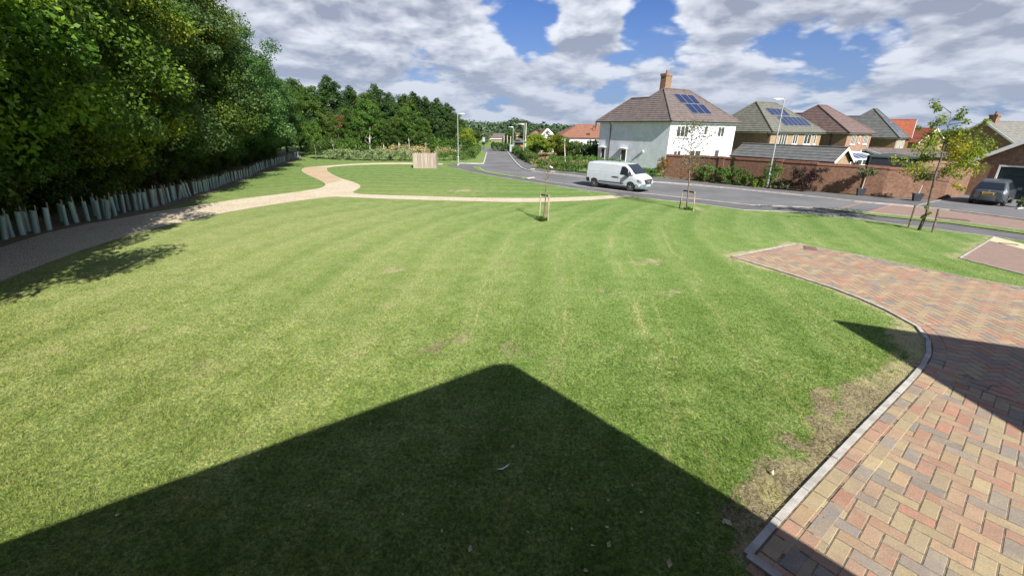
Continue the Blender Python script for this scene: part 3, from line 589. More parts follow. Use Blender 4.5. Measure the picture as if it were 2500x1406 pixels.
# ================================================================== VEGETATION
def branch(b, p, dirv, L, r0, r1, bend=.3, n=5, k=5):
    pts = [Vector(p)]; d_ = Vector(dirv).normalized()
    for i in range(n):
        d_ = (d_+Vector((random.uniform(-1, 1), random.uniform(-1, 1), random.uniform(-.6, .9)))*bend/n*1.5).normalized(); pts.append(pts[-1]+d_*L/n)
    b.tube(pts, [r0+(r1-r0)*i/n for i in range(n+1)], k); return pts
def make_tree(name, label, H, base, rx, ncl, per, lsize, lmat, bmat=None, trunk_r=.2, z_trunk=None, shape='round', lvs=None, group=None, cl_r=.9, cat='tree', multi=1, seed=None):
    """tree as trunk + crown; crown from base to H, horizontal radius rx"""
    if seed is not None: random.seed(seed)
    t = thing(name, label, cat, group=group); b = MB(); cz = (H+base)/2; hz = (H-base)/2; ends = []
    for s in range(multi):
        lean = Vector((random.uniform(-.08, .08)+(.12*(s-multi/2) if multi > 1 else 0), random.uniform(-.06, .06), 1))
        tp = branch(b, (random.uniform(-.2, .2)*(multi > 1), 0, -.05), lean, base+hz*1.35, trunk_r, trunk_r*.25, .12, 8, 7)
        for i in range(14 if multi == 1 else 6):
            f = random.uniform(.35, 1); q = tp[min(int(f*8), 8)]; a = random.uniform(0, 6.28); el = random.uniform(.1, .9)
            ends.append(branch(b, q, (math.cos(a), math.sin(a), el), rx*random.uniform(.55, .95)*(1.15-f*.5), trunk_r*.3, .015, .35)[-1])
    b.build('trunk', bmat or bark, t, smooth=True)
    cs, rs, lv = [], [], []
    tries = 0
    while len(cs) < ncl and tries < 9999:
        tries += 1
        u = rng.normal(size=3); u /= np.linalg.norm(u); r_ = (.35+.65*rng.random()**.5)
        zf = u[2]*r_
        wz = {'round': 1.0, 'cone': 1.15-.62*(zf+1)/2, 'up': .8+.25*math.sin((zf+1)*1.6), 'skirt': 1.0+.12*(zf < 0)}[shape]
        prof = math.sqrt(max(0, 1-zf*zf*.85)) if shape == 'skirt' else 1
        x, y, z = u[0]*r_*rx*wz, u[1]*r_*rx*wz, cz+zf*hz
        if shape == 'skirt': q = rx*prof*r_; hh = math.hypot(u[0], u[1])+1e-6; x, y = u[0]/hh*q, u[1]/hh*q
        wob = 1+.22*math.sin(3*math.atan2(y, x)+z*.9); x *= wob; y *= wob
        cs.append((x, y, z)); rs.append(cl_r*random.uniform(.55, 1.3)); lv.append(random.random())
    co, lvv = leaves(cs, rs, per, lsize, lvc=lv)
    npmesh('crown', co, 4, lmat, {'lv': lvv}, t); return t
def hide(o):
    for q in list(o.children): bpy.data.objects.remove(q, do_unlink=True)
    bpy.data.objects.remove(o, do_unlink=True)
ORD = ['first', 'second', 'third', 'fourth', 'fifth', 'sixth', 'seventh', 'eighth', 'ninth', 'tenth', 'eleventh', 'twelfth', 'thirteenth', 'fourteenth', 'fifteenth', 'sixteenth', 'seventeenth', 'eighteenth', 'nineteenth', 'twentieth']
ORD += ['twenty-'+q for q in ORD[:9]]+['thirtieth']+['thirty-'+q for q in ORD[:9]]+['fortieth']+['forty-'+q for q in ORD[:9]]
def woodX(Y): return -19.65-(Y-15.7)*.2575
# ---- near wood, trees side by side along its edge
GW = 'trees along the near wood edge'
protoA = make_tree('broadleaf_tree', '', 13.2, 1.6, 5.9, 250, 400, .145, leaf_near, trunk_r=.24, shape='skirt', cl_r=1.0, seed=1)
protoB = make_tree('broadleaf_tree', '', 12.6, 1.3, 5.6, 240, 385, .15, leaf_near2, trunk_r=.22, shape='skirt', cl_r=.95, seed=2)
protoC = make_tree('broadleaf_tree', '', 13.0, 2.0, 5.5, 210, 440, .165, leaf_nearY, trunk_r=.2, shape='skirt', cl_r=1.05, seed=3)
protos = [protoA, protoB, protoC]
rowspec = [  # Y, offset from edge, proto, scale
 (-6, 2.2, 2, 1.0), (-1.2, 1.6, 0, .96), (3.4, .6, 0, .98), (7.6, 1.0, 2, .98), (11.2, 3.0, 0, 1.08), (15.0, 2.9, 2, 1.1), (18.8, 2.7, 0, 1.03), (22.2, 3.0, 2, 1.0), (26.2, 2.6, 1, .97), (30.2, 2.8, 0, 1.0), (34.4, 2.6, 1, 1.03),
 (38.6, 2.9, 1, .95), (43, 2.7, 1, .98), (47.3, 3.0, 1, .86), (52, 2.7, 1, .84), (56.6, 3.0, 1, .80), (61.5, 2.8, 0, .74)]
used = set()
WL = ['yellow-green tipped', 'dark green', 'deep green', 'blue-green']
for i, (Y, off, pi, s) in enumerate(rowspec):
    lb = f"{'yellow-tipped' if pi == 2 else 'dark green' if pi == 0 else 'blue-green'} front-row wood tree, {ORD[i]} from the camera along the tube guards"
    loc = (woodX(Y)-off+(1.1 if Y > 9 else 1.9), Y, 0); s *= 1.06 if 12 < Y < 45 else 1; rz = random.uniform(0, 6.28)
    if pi in used: dup(protos[pi], loc, rz, (s*random.uniform(.96, 1.05), s, s*random.uniform(.97, 1.04)), lb)['group'] = GW
    else:
        used.add(pi); o = protos[pi]; o.location = loc; o.rotation_euler.z = rz; o.scale = (s,)*3; o['label'] = lb; o['group'] = GW
for i, (Y, off, pi, s) in enumerate([(-3, 9, 0, 1.02), (3, 9, 1, 1.05), (9, 9.5, 0, 1.08), (15, 9, 2, 1.1), (21, 9, 0, 1.06), (27, 9.5, 1, 1.1), (33, 9, 1, 1.08), (39, 9, 0, 1.02), (45.5, 9, 1, .95), (52, 9.5, 0, .9), (58, 9, 1, .84), (64, 9.5, 0, .8)]):
    o = dup(protos[pi], (woodX(Y)-off, Y, 0), random.uniform(0, 6.28), s, f"tall second-row wood tree behind the {ORD[min(i*3//2, 15)]} front-row tree from the camera"); o['group'] = 'second row trees of the near wood'
# low understorey shrubs between the guards and the trunks
bushA = make_tree('understorey_shrub', '', 2.6, .1, 1.6, 34, 260, .13, leaf_near, trunk_r=.04, shape='round', cl_r=.6, cat='shrub', multi=3, seed=5)
bushB = make_tree('understorey_shrub', '', 5.0, .3, 2.2, 95, 230, .14, leaf_near, trunk_r=.06, shape='round', cl_r=.7, cat='shrub', multi=3, seed=6)
for i in range(16):
    Y = 6.5+i*3.5; loc = (woodX(Y)-2.5, Y, 0); lb = f"tall leafy shrub between the front trunks of the wood, {ORD[i]} from the camera"
    o = bushB if i == 0 else dup(bushB, loc, random.uniform(0, 6), random.uniform(.85, 1.1), lb)
    o.location = loc; o['label'] = lb; o['group'] = 'tall shrubs in the wood edge'
first = True
for i in range(17):
    Y = 8+i*3.1; loc = (woodX(Y)-1.75-random.random()*.5, Y, 0); lb = f"low dark shrub behind the tube guards, {ORD[i]} from the left edge of the picture"
    if first: bushA.location = loc; bushA['label'] = lb; bushA['group'] = 'shrubs under the wood edge'; first = False
    else: dup(bushA, loc, random.uniform(0, 6), random.uniform(.75, 1.15), lb)['group'] = 'shrubs under the wood edge'
# ---- far part of the wood behind the long hedge
GF = 'trees of the far wood behind the hedge'
fA = make_tree('broadleaf_tree', '', 12, 1.2, 3.3, 230, 130, .25, leaf_dark, trunk_r=.2, shape='cone', cl_r=.75, seed=11)
fB = make_tree('broadleaf_tree', '', 12, 1.0, 3.2, 220, 130, .25, leaf_mid, trunk_r=.2, shape='up', cl_r=.75, seed=12)
fC = make_tree('birch_tree', '', 9, 3.4, 1.9, 120, 130, .20, leaf_mid, bark_pale, trunk_r=.085, shape='round', cl_r=.6, multi=2, seed=13)
fD = make_tree('yellow_green_tree', '', 6, 1.6, 2.3, 60, 170, .22, leaf_yel, bark_pale, trunk_r=.08, shape='round', cl_r=.75, multi=2, seed=14)
base_h = {id(fA): 12.6, id(fB): 12.6, id(fC): 9.3, id(fD): 6.3}
usedf = set()
def put(proto, px, py_top, Y, lb, group, wscale=1.0):
    pt = P3(px, py_top, Y); s = pt.z/base_h[id(proto)]; loc = (P3(px, 385, Y).x, Y, 0)
    sc_ = (s*wscale, s*wscale, s)
    if id(proto) in usedf: o = dup(proto, loc, random.uniform(0, 6), sc_, lb)
    else: usedf.add(id(proto)); o = proto; o.location = loc; o.scale = sc_; o['label'] = lb
    o['group'] = group; return o
for px, pt, Y, pr, lb in [
 (672, 150, 66, fA, 'dark tree closing the end of the near wood, left of the bright green one'),
 (704, 185, 72, fB, 'green tree at the inner corner of the wood'),
 (738, 186, 76, fB, 'bright green rounded tree at the inner corner of the wood'),
 (782, 205, 80, fB, 'mid green tree between the bright green one and the tall dark crown'),
 (822, 179, 82, fA, 'tallest dark crown left of centre in the far wood'),
 (871, 205, 84, fA, 'dark tree in the far wood with a double top, right of the tallest crown'),
 (902, 222, 84, fB, 'mid green tree rising behind the birch in the far wood'),
 (930, 200, 86, fA, 'dark pointed tree in the middle of the far wood'),
 (962, 222, 86, fA, 'dark tree right of the pointed one in the far wood'),
 (992, 226, 88, fB, 'green tree in the far wood above the pair of thin birches'),
 (1018, 220, 90, fA, 'dark tree above the slatted wooden bin in the far wood'),
 (1045, 232, 90, fA, 'dark tree right of the one above the slatted wooden bin'),
 (1072, 236, 90, fA, 'broad dark tree near the right end of the far wood'),
 (1096, 248, 92, fA, 'last dark tree of the far wood, left of the lamp post'),
 (1120, 275, 98, fB, 'green tree behind the lamp post at the end of the far wood'),
 (858, 262, 76, fB, 'smaller green tree in front of the far wood, left of the tallest birch'),
 (760, 262, 74, fA, 'small dark tree behind the sapling on the lawn edge'),
 (1040, 300, 78, fB, 'low green tree behind the slatted wooden bin')]:
    put(pr, px, pt, Y, lb, GF, 1.05)
for px, pt, Y, pr, lb, ws in [
 (818, 270, 68.6, fC, 'pair of white birch stems with rusty leaves left in front of the wood', .8),
 (905, 236, 68.4, fC, 'tallest white birch in front of the wood, its crown light green', 1.0),
 (940, 285, 68.8, fC, 'light green birch right of the tallest birch', 1.1),
 (975, 275, 68.6, fC, 'slim birch left of the slatted wooden bin', .8),
 (1001, 255, 68.4, fC, 'birch with twin white stems directly left of the slatted wooden bin', .9),
 (1038, 285, 69, fC, 'light green birch right behind the slatted wooden bin', .9),
 (1142, 312, 74, fD, 'yellow-green tree behind the hedge corner right of the near lamp post', 1.0),
 (1100, 340, 74, fD, 'low yellow-green tree behind the hedge left of the near lamp post', .8)]:
    put(pr, px, pt, Y, lb, 'light stemmed trees in front of the far wood', ws)
# rusty dying sapling tops
for px, pb, pt, Y, lb in ((824, 320, 284, 71, 'rusty brown dying crown of a young tree among the left birches'), (889, 325, 302, 71, 'rusty brown twiggy crown beside the tallest birch')):
    t = thing('dying_tree', lb, 'tree', (P3(px, pb, Y).x, Y, 0)); z0, z1 = P3(px, pb, Y).z, P3(px, pt, Y).z
    co, lv = leaves([(random.uniform(-.7, .7), random.uniform(-.4, .4), random.uniform(z0, z1)) for _ in range(12)], .5, 60, .16); npmesh('crown', co, 4, leaf_rust, {'lv': lv}, t)
    b = MB(); b.tube([(0, 0, 0), (.1, 0, z0), (0, 0, z1)], [.06, .04, .01]); b.build('trunk', bark_pale, t)
# undergrowth between hedge and wood
cs = [(*G(random.uniform(690, 1140), 386)[:2], random.uniform(.2, 2.2)) for _ in range(230)]
cs = [(x+random.uniform(-1, 1), y+random.uniform(6, 12), z) for x, y, z in cs]
co, lv = leaves(cs, 1.0, 90, .24); o = npmesh('undergrowth', co, 4, leaf_mid, {'lv': lv}); tag(o, 'tangled green undergrowth at the foot of the far wood', 'undergrowth', kind='stuff')
cs = [(*G(x, 386)[:2], .5) for x in np.linspace(905, 1050, 26)]
cs = [(x+random.uniform(-.6, .6), y+random.uniform(1.5, 3.5), random.uniform(.4, 1.3)) for x, y, z in cs]+[(*(G(x, 386)[:2]), random.uniform(.5, 1.2)) for x in (1070, 1080, 1090, 1100, 1108)]
cs = [(c_[0], c_[1]+1.2, c_[2]) for c_ in cs]
co, lv = leaves(cs, .65, 110, .16); o = npmesh('dry_bramble', co, 4, straw, {'lv': lv}); tag(o, 'dry straw coloured bramble and grass behind the long hedge', 'dry grass', kind='stuff')
# ---- sapling on lawn edge (left middle)
def sapling(name, label, bpx, tpx, crown_r, ncl, per, lsize, lmat, bm_, tr, base_f=.45, lean=None, group=None, up=False, bare_top=0):
    g = G(*bpx); tp = P3(*tpx, g.y); Hh = tp.z; dx = tp.x-g.x
    t = thing(name, label, 'young tree', (g.x, g.y, 0), group=group); b = MB()
    pts = [Vector((dx*f+.03*math.sin(f*7), .03*math.cos(f*5), Hh*f)) for f in np.linspace(0, 1, 9)]
    b.tube(pts, [tr*(1-.85*i/8) for i in range(9)], 6); cs = []
    for i in range(ncl):
        f = base_f+(1-base_f)*(i+.5)/ncl; q = pts[0].lerp(pts[-1], f)+Vector((.03*math.sin(f*7), 0, 0)); a = i*2.4+random.uniform(-.5, .5)
        prof = math.sin(math.pi*min(1, ((f-base_f)/(1-base_f)*.85+.18)))**.7
        L = crown_r*prof*random.uniform(.6, 1.1); el = random.uniform(.35, .9) if not up else random.uniform(.9, 1.6)
        e = branch(b, q, (math.cos(a), math.sin(a), el), L, tr*.28, .004, .4, 4, 4)
        if f < 1-bare_top: cs += [tuple(e[-1]), tuple(e[-2]), tuple(e[2])]
    b.build('trunk', bm_, t, smooth=True)
    if cs and per:
        co, lv = leaves(cs, crown_r*.24, per, lsize, 1.0); npmesh('crown', co, 4, lmat, {'lv': lv}, t)
    return t
sapling('young_tree', 'slender young tree with an oval green crown at the lawn edge before the hedge', (772, 391), (761, 300), 1.35, 34, 60, .13, leaf_mid, bark_thin, .06, .42)
# ---- the three staked trees on the lawn
def stakes(label, pts_px, hpx, rail, dark=False, r=.035):
    t = thing('tree_stakes', label, 'tree stakes'); g0 = G(*pts_px[0]); t.location = (g0.x, g0.y, 0); tops = []
    for (px, py), (tx, ty) in zip(pts_px, hpx):
        g = G(px, py); tp = P3(tx, ty, g.y); b = MB(); tops.append(Vector((tp.x-g0.x, g.y-g0.y, tp.z)))
        b.tube([(g.x-g0.x, g.y-g0.y, -.05), ((g.x+tp.x)/2-g0.x+.012, g.y-g0.y, tp.z*.5), tuple(tops[-1])], r, 8); b.build('post', wood if not dark else bark_thin, t)
    if rail:
        b = MB(); up_ = Vector((0, 0, -.05)); b.bar(tops[0]+up_, tops[1]+up_, .05, .07); b.build('tie_bar', darkpl, t)
    return t
s1 = sapling('young_tree', 'thin almost leafless sapling between two posts near the woodchip path', (1326, 540), (1340, 392), .85, 11, 2, .06, leaf_autumn, bark_thin, .05, .62, bare_top=.0)
st1 = stakes('pair of grey posts joined by a black tie round the leafless sapling', ((1316, 538), (1337.5, 540)), ((1320, 473), (1340, 476)), True)
g = G(1326, 539); cs = [(g.x+random.uniform(-.3, .3), g.y+random.uniform(-.2, .2), random.uniform(.04, .18)) for _ in range(16)]
co, lv = leaves(cs, .11, 26, .07); tag(npmesh('weeds', co, 4, leaf_mid, {'lv': lv}), 'leafy weeds round the foot of the leafless sapling', 'weeds')
b = MB(); q = P3(1346, 408, 20.4); b.box(q, (.16, .01, .05), Matrix.Rotation(.5, 3, 'Y')); tag(b.build('plant_tag', white), 'white plant label hanging from the leafless sapling', 'plant label')
s2 = sapling('young_tree', 'sparse leafy sapling between two posts in front of the white house', (1676, 513), (1692, 300), 1.5, 46, 8, .085, leaf_olive, bark_thin, .05, .45)
st2 = stakes('pair of grey posts with a black tie round the sparse sapling before the white house', ((1658, 509), (1692.5, 515)), ((1668, 463), (1696, 468)), True)
g = G(1676, 512); cs = [(g.x+random.uniform(-.35, .35), g.y+random.uniform(-.2, .2), random.uniform(.03, .12)) for _ in range(12)]
co, lv = leaves(cs, .11, 22, .07); tag(npmesh('weeds', co, 4, leaf_mid, {'lv': lv}), 'small weeds round the foot of the sapling before the white house', 'weeds')
# leaning tree at right
g = G(2243, 562); Yt = g.y
t = thing('young_tree', 'leaning young tree with a wide yellow-green crown between two brown posts at right', 'young tree', (g.x, g.y, 0)); b = MB()
def L3(px, py, dy=0): q = P3(px, py, Yt+dy); return Vector((q.x-g.x, q.y-g.y, q.z))
stem = [Vector((0, 0, -.05)), L3(2262, 520), L3(2273, 470), L3(2284, 425), L3(2298, 385), L3(2308, 340), L3(2318, 300), L3(2322, 275)]
b.tube(stem, [.075, .055, .048, .042, .032, .024, .014, .006], 7)
cs, rs = [], []
for (x0, y0), (x1, y1), n_ in [((2284, 425), (2190, 392), 3), ((2290, 410), (2215, 420), 4), ((2284, 428), (2330, 412), 3), ((2292, 400), (2390, 410), 6), ((2298, 385), (2410, 372), 7), ((2303, 360), (2405, 345), 7), ((2300, 372), (2235, 360), 5), ((2308, 345), (2350, 320), 5),
                               ((2310, 335), (2270, 330), 3), ((2315, 312), (2290, 290), 2), ((2318, 300), (2345, 275), 2), ((2322, 276), (2273, 258), 2), ((2300, 380), (2345, 385), 5), ((2300, 375), (2370, 395), 6), ((2303, 362), (2330, 350), 5), ((2302, 368), (2375, 360), 6), ((2296, 390), (2250, 385), 5), ((2305, 352), (2380, 332), 5),
                               ((2305, 350), (2260, 345), 4), ((2290, 410), (2345, 432), 2), ((2286, 428), (2240, 440), 1), ((2288, 420), (2420, 352), 4), ((2318, 305), (2395, 305), 1), ((2285, 440), (2345, 465), 1), ((2318, 300), (2250, 312), 1)]:
    p0, p1 = L3(x0, y0), L3(x1, y1, random.uniform(-1.1, 1.1)); m_ = p0.lerp(p1, .5)+Vector((0, 0, .12)); b.tube([p0, m_, p1], [.018, .011, .004], 4)
    for i in range(n_+1): f = (i+1)/(n_+1); cs.append(tuple(p0.lerp(p1, .25+.75*f)+Vector((0, random.uniform(-.2, .2), random.uniform(-.08, .12))))); rs.append(.12+.042*n_)
for x_, y_ in ((2262, 505), (2255, 530), (2268, 520)): cs.append(tuple(L3(x_, y_))); rs.append(.1)
b.build('trunk', bark, t, smooth=True); co, lv = leaves(cs, rs, 50, .095, .9); npmesh('crown', co, 4, leaf_yel, {'lv': lv}, t)
stakes('pair of leaning brown posts beside the leaning yellow-green tree', ((2218, 555), (2276, 567)), ((2235, 501), (2292, 510)), False, True, .045)
# ---- tree guards
guards_px = [(-30, 592, -45, 540), (12, 585, 0, 526), (30, 579, 9, 523), (56, 574, 39, 515), (69, 565.5, 58, 517), (89, 570, 75, 515), (120, 562, 106, 506), (150, 542, 141, 498), (163, 550, 152, 501), (187, 544, 172, 493.5), (216, 540, 202, 492), (232, 528, 225, 482.6), (243, 536, 233, 490), (257, 528, 249, 487), (263, 535, 260, 487), (282.5, 526.5, 269, 481), (288, 515, 279, 476), (304, 520, 294, 476), (317, 514, 308, 475.5), (333, 514, 327, 472.5), (345, 512, 340, 471),
 (358, 511, 349, 470), (375, 505, 368, 461), (382, 503, 375, 462), (398, 500, 389, 460.8), (406, 497, 396, 461), (414, 494, 404, 459), (424, 490, 417, 455), (427.5, 488, 421, 454), (438, 486, 438, 452), (449, 483, 442, 452), (457, 482, 446, 447), (464, 479, 454, 447), (476, 475, 470, 444), (481, 472.5, 478, 444), (488, 470, 484, 442), (493, 469, 488, 442), (500, 467.5, 495.5, 440), (505, 466.7, 501.5, 439), (510, 465, 505, 437), (516.6, 461.6, 511.5, 435.6), (522.5, 460.8, 518, 432)]
poly = [(522.5, 460.8), (562, 444), (589, 437), (612, 431), (631, 418), (673, 403), (711, 390), (737, 381.8)]
x = 527.0; far_g = []
while x < 737:
    for (xa, ya), (xb, yb) in zip(poly[:-1], poly[1:]):
        if xa <= x <= xb: y = ya+(yb-ya)*(x-xa)/(xb-xa)
    far_g.append((x, y)); x += 5.0-1.6*(x-527)/210+random.uniform(-.5, .9)
def guard_proto():
    t = thing('tree_guard', '', 'tree guard'); b = MB()
    b.tube([(0, 0, -.03), (0, 0, .35), (.003, 0, .72)], [.062, .058, .060], 12, cap=False); b.build('tube', guardm, t, smooth=True)
    b = MB(); b.bar((.075, .0, -.03), (.078, 0, .88), .028, .028, up=(0, 1, 0)); b.build('stake', wood, t); return t
gp = guard_proto(); firstg = True
for i, (bx, by, tx, ty) in enumerate(guards_px+[(x, y, None, None) for x, y in far_g]):
    g = G(bx, by)
    if tx is not None: tp = P3(tx, ty, g.y); ax = Vector((tp.x-g.x, random.uniform(-.05, .05), tp.z)); s = ax.length/.72
    else: ax = Vector((random.gauss(0, .13), random.gauss(0, .06), 1)); s = random.uniform(.9, 1.05)
    s = min(max(s, .85), 1.3)
    if i == 0: lb = 'pale green tree guard just at the left edge of the picture'
    elif i < 42: lb = f"pale green tree guard tube, {ORD[i-1]} in the row from the left edge of the picture"
    else: lb = 'small pale tree guard tube in the tightly packed far run of the row'
    o = gp if firstg else dup(gp); firstg = False
    o.location = (g.x, g.y, 0); q = ax.to_track_quat('Z', 'Y'); q = q @ Matrix.Rotation(random.uniform(-.9, .9), 4, 'Z').to_quaternion(); o.rotation_euler = q.to_euler(); o.scale = (s*random.uniform(.95, 1.15), s, s)
    o['label'] = lb; o['group'] = 'tree guards along the wood edge'
# ---- hedges
def hedge(label, line, wid, hgt, lmat, dens_=9, lsize=.12, per=36, name='hedge', z0=.08, cat='hedge', cr=.24, wob=.12):
    cs = []; L = [Vector((*q, 0)) for q in line]
    for a, c in zip(L[:-1], L[1:]):
        n = max(1, int((c-a).length*dens_)); nn = Vector((-(c-a).y, (c-a).x, 0)).normalized()
        for i in range(n):
            f = random.random(); q = a.lerp(c, f)
            side = random.choice((-1, 1, 0, 0)); hh = hgt*(1+wob*math.sin(q.x*1.7+q.y*1.1)+random.uniform(-wob, wob)*.5)
            z = random.uniform(.1, hh-cr*.6) if side else hh-cr*.7
            o_ = (side*wid/2*.85 if side else random.uniform(-wid/2, wid/2)*.85)
            cs.append((q.x+nn.x*o_, q.y+nn.y*o_, z+z0))
    co, lv = leaves(cs, cr, per, lsize, 1.0); t = thing(name, label, cat, (L[0].x, L[0].y, 0)); co = co-np.array([L[0].x, L[0].y, 0])
    npmesh('foliage', co, 4, lmat, {'lv': lv}, t)
    b = MB()   # woody core
    for a, c in zip(L[:-1], L[1:]):
        n = max(1, int((c-a).length/.8))
        for i in range(n):
            q = a.lerp(c, (i+.5)/n)-L[0]
            for s in range(3): branch(b, (q.x, q.y, 0), (random.uniform(-.5, .5), random.uniform(-.5, .5), 1), hgt*.8, .02, .008, .3, 3, 3)
    b.build('stems', bark_thin, t); return t
hedge('long low variegated hedge before the far wood, left of the slatted wooden bin', GL([(797, 388), (850, 391), (930, 392.5), (1008, 393)]), 1.6, 1.15, leaf_varieg, 24, .15, 44, cr=.32)
hedge('dark green hedge from the slatted wooden bin to the hedge corner', GL([(1062, 392.5), (1105, 392), (1146, 389.5)]), 1.3, 1.0, leaf_hedge, 14, .13, 40, cr=.3)
hedge('dark green hedge running away beside the striped verge', GL([(1148, 389), (1158, 378), (1165, 369)]), 1.2, 1.1, leaf_hedge, 14, .14, 40, cr=.3)
hedge('dark green hedge along the far pavement beyond the lamp posts', GL([(1258, 374), (1275, 384), (1292, 394), (1306, 401)]), 1.3, 1.1, leaf_hedge, 15, .13, 42, cr=.3)
hedge('clipped green hedge beside the white van', GL([(1320, 411), (1350, 415.5), (1400, 420), (1450, 424), (1505, 430)]), 1.5, .95, leaf_hedge, 20, .11, 46, cr=.28)
hedge('second green hedge row behind the one beside the white van', GL([(1335, 404), (1400, 407.5), (1462, 411), (1530, 417)]), 1.6, 1.15, leaf_hedge, 15, .12, 44, cr=.3)
hedge('low dark hedge at the bare foot of the white house', GL([(1560, 429), (1604, 433)]), .9, .7, leaf_hedge, 20, .1, 44, cr=.22)
hedge('rounded dark bush row left of the far lamp posts', GL([(1203, 367.5), (1222, 369), (1247, 370.5)]), 2.0, 1.3, leaf_dark, 10, .2, 44, cr=.5)
# ---- shrubs along the brick wall
def shrub(label, px, py, w_, h_, lmat, ncl=26, per=60, lsize=.09, off=.55, name='shrub', d_=None, seed=None, cat='shrub', z0=.09, shape=None):
    g = G(px, py); t = thing(name, label, cat, (g.x, g.y, 0)); b = MB(); cs = []
    for i in range(7): branch(b, (random.uniform(-.1, .1), random.uniform(-.1, .1), 0), (random.uniform(-.7, .7), random.uniform(-.4, .4), 1), h_*.8, .018, .006, .4, 4, 4)
    d_ = d_ or w_*.7
    for i in range(ncl):
        a = random.uniform(0, 6.28); r_ = math.sqrt(random.random()); zf = random.random()
        wz = math.sin(math.pi*(.22+.62*zf)) if shape is None else shape(zf)
        cs.append((math.cos(a)*r_*w_/2*wz, math.sin(a)*r_*d_/2*wz, z0+h_*(.08+.86*zf)))
    b.build('stems', bark_thin, t); co, lv = leaves(cs, .17*max(.6, h_/1.4), per, lsize, 1.0); npmesh('foliage', co, 4, lmat, {'lv': lv}, t); return t
def wpt(px, off=6): return px, None
def wall_y(px):
    for (xa, ya), (xb, yb) in zip(wall_px[:-1], wall_px[1:]):
        if xa <= px <= xb: return ya+(yb-ya)*(px-xa)/(xb-xa)
    return wall_px[-1][1]
for px, w_, h_, m_, lb, nm in [
 (1702, 1.5, 1.45, leaf_hedge, 'tall green shrub at the left end of the shrub group on the brick wall', 'shrub'),
 (1727, 1.6, 1.5, leaf_hedge, 'dense green shrub second from left along the brick wall', 'shrub'),
 (1752, 1.6, 1.3, leaf_mid, 'loose green shrub in the middle of the shrub group on the brick wall', 'shrub'),
 (1778, 1.6, 1.45, leaf_hedge, 'twiggy dark green shrub fourth along the brick wall', 'shrub'),
 (1802, 1.5, 1.3, leaf_mid, 'green shrub with upright tips fifth along the brick wall', 'shrub'),
 (1824, 1.3, .95, leaf_mid, 'bright low shrub just left of the lavender and the lamp post', 'shrub'),
 (1851, 1.2, .65, leaf_yel, 'low yellow-green plant left of the right lamp post', 'plant'),
 (1898, 1.4, .75, leaf_olive, 'grey-green feathery lavender right of the lamp post', 'plant'),
 (1918, 1.0, .7, leaf_olive, 'grey-green lavender beside the purple shrub', 'plant')]:
    shrub(lb, px, wall_y(px)+5, w_, h_, m_, 34, 70, .085, name=nm, cat='shrub')
shrub('big dark purple berberis leaning against the brick wall', 1962, wall_y(1960)+4, 2.5, 1.75, leaf_purple, 60, 70, .08, name='purple_shrub', shape=lambda f: .55+.6*f)
g_ = shrub('round green shrub hanging high on the brick wall behind the lamp post', 1880, wall_y(1880)+2.5, 1.35, 1.9, leaf_hedge, 40, 70, .085, name='wall_shrub', shape=lambda f: .15+.95*(f > .4))
shrub('yellow and red autumn vine climbing the corner of the brick wall', 1613, 432, 1.5, 1.75, leaf_autumn, 40, 50, .10, name='climbing_vine', shape=lambda f: .95-.45*f)
shrub('dry reddish climber on the brick wall right of the autumn vine', 1660, wall_y(1660)+4, 2.6, .75, leaf_rust, 20, 30, .07, name='low_climber')
# olives in pots
for bx, by, tx, ty, lb, pl_ in ((2098, 480.5, 2114, 425, 'olive tree in a dark square pot, left one of two against the brick wall', 'left'), (2235, 494, 2251, 440, 'olive tree in a dark square pot by the sunlit end of the wall', 'right')):
    g = G(bx, by); t = thing('potted_olive', lb, 'potted tree', (g.x, g.y, .08), R_(-25)); b = MB()
    b.add([(sx*.17, sy*.17, 0) for sx, sy in ((-1, -1), (1, -1), (1, 1), (-1, 1))]+[(sx*.25, sy*.25, .5) for sx, sy in ((-1, -1), (1, -1), (1, 1), (-1, 1))]+[(sx*.21, sy*.21, .5) for sx, sy in ((-1, -1), (1, -1), (1, 1), (-1, 1))]+[(sx*.2, sy*.2, .44) for sx, sy in ((-1, -1), (1, -1), (1, 1), (-1, 1))],
          [(0, 1, 5, 4), (1, 2, 6, 5), (2, 3, 7, 6), (3, 0, 4, 7), (4, 5, 9, 8), (5, 6, 10, 9), (6, 7, 11, 10), (7, 4, 8, 11), (8, 9, 13, 12), (9, 10, 14, 13), (10, 11, 15, 14), (11, 8, 12, 15), (12, 13, 14, 15), (3, 2, 1, 0)])
    b.build('pot', mat('pot_'+pl_, (.055, .06, .072), (.04, .045, .055), 4, .6), t)
    b = MB(); pts = branch(b, (0, 0, .42), (.08, 0, 1), .95, .028, .02, .06); e = pts[-1]; cs = []
    for i in range(26):
        a = i*2.4; el = random.uniform(.1, 1.3); q = branch(b, e, (math.cos(a), math.sin(a), el), random.uniform(.35, .75), .010, .003, .35, 3, 3); cs += [tuple(q[-1]), tuple(q[-2])]
    b.build('trunk', bark_pale, t); co, lv = leaves(cs, .17, 60, .07, 1.0); npmesh('crown', co, 4, leaf_olive, {'lv': lv}, t)
# right edge dark bush by the garage
shrub('dark bush at the right edge beside the garage door', 2497, 512, .9, .8, leaf_hedge, 22, 60, .07, name='shrub')
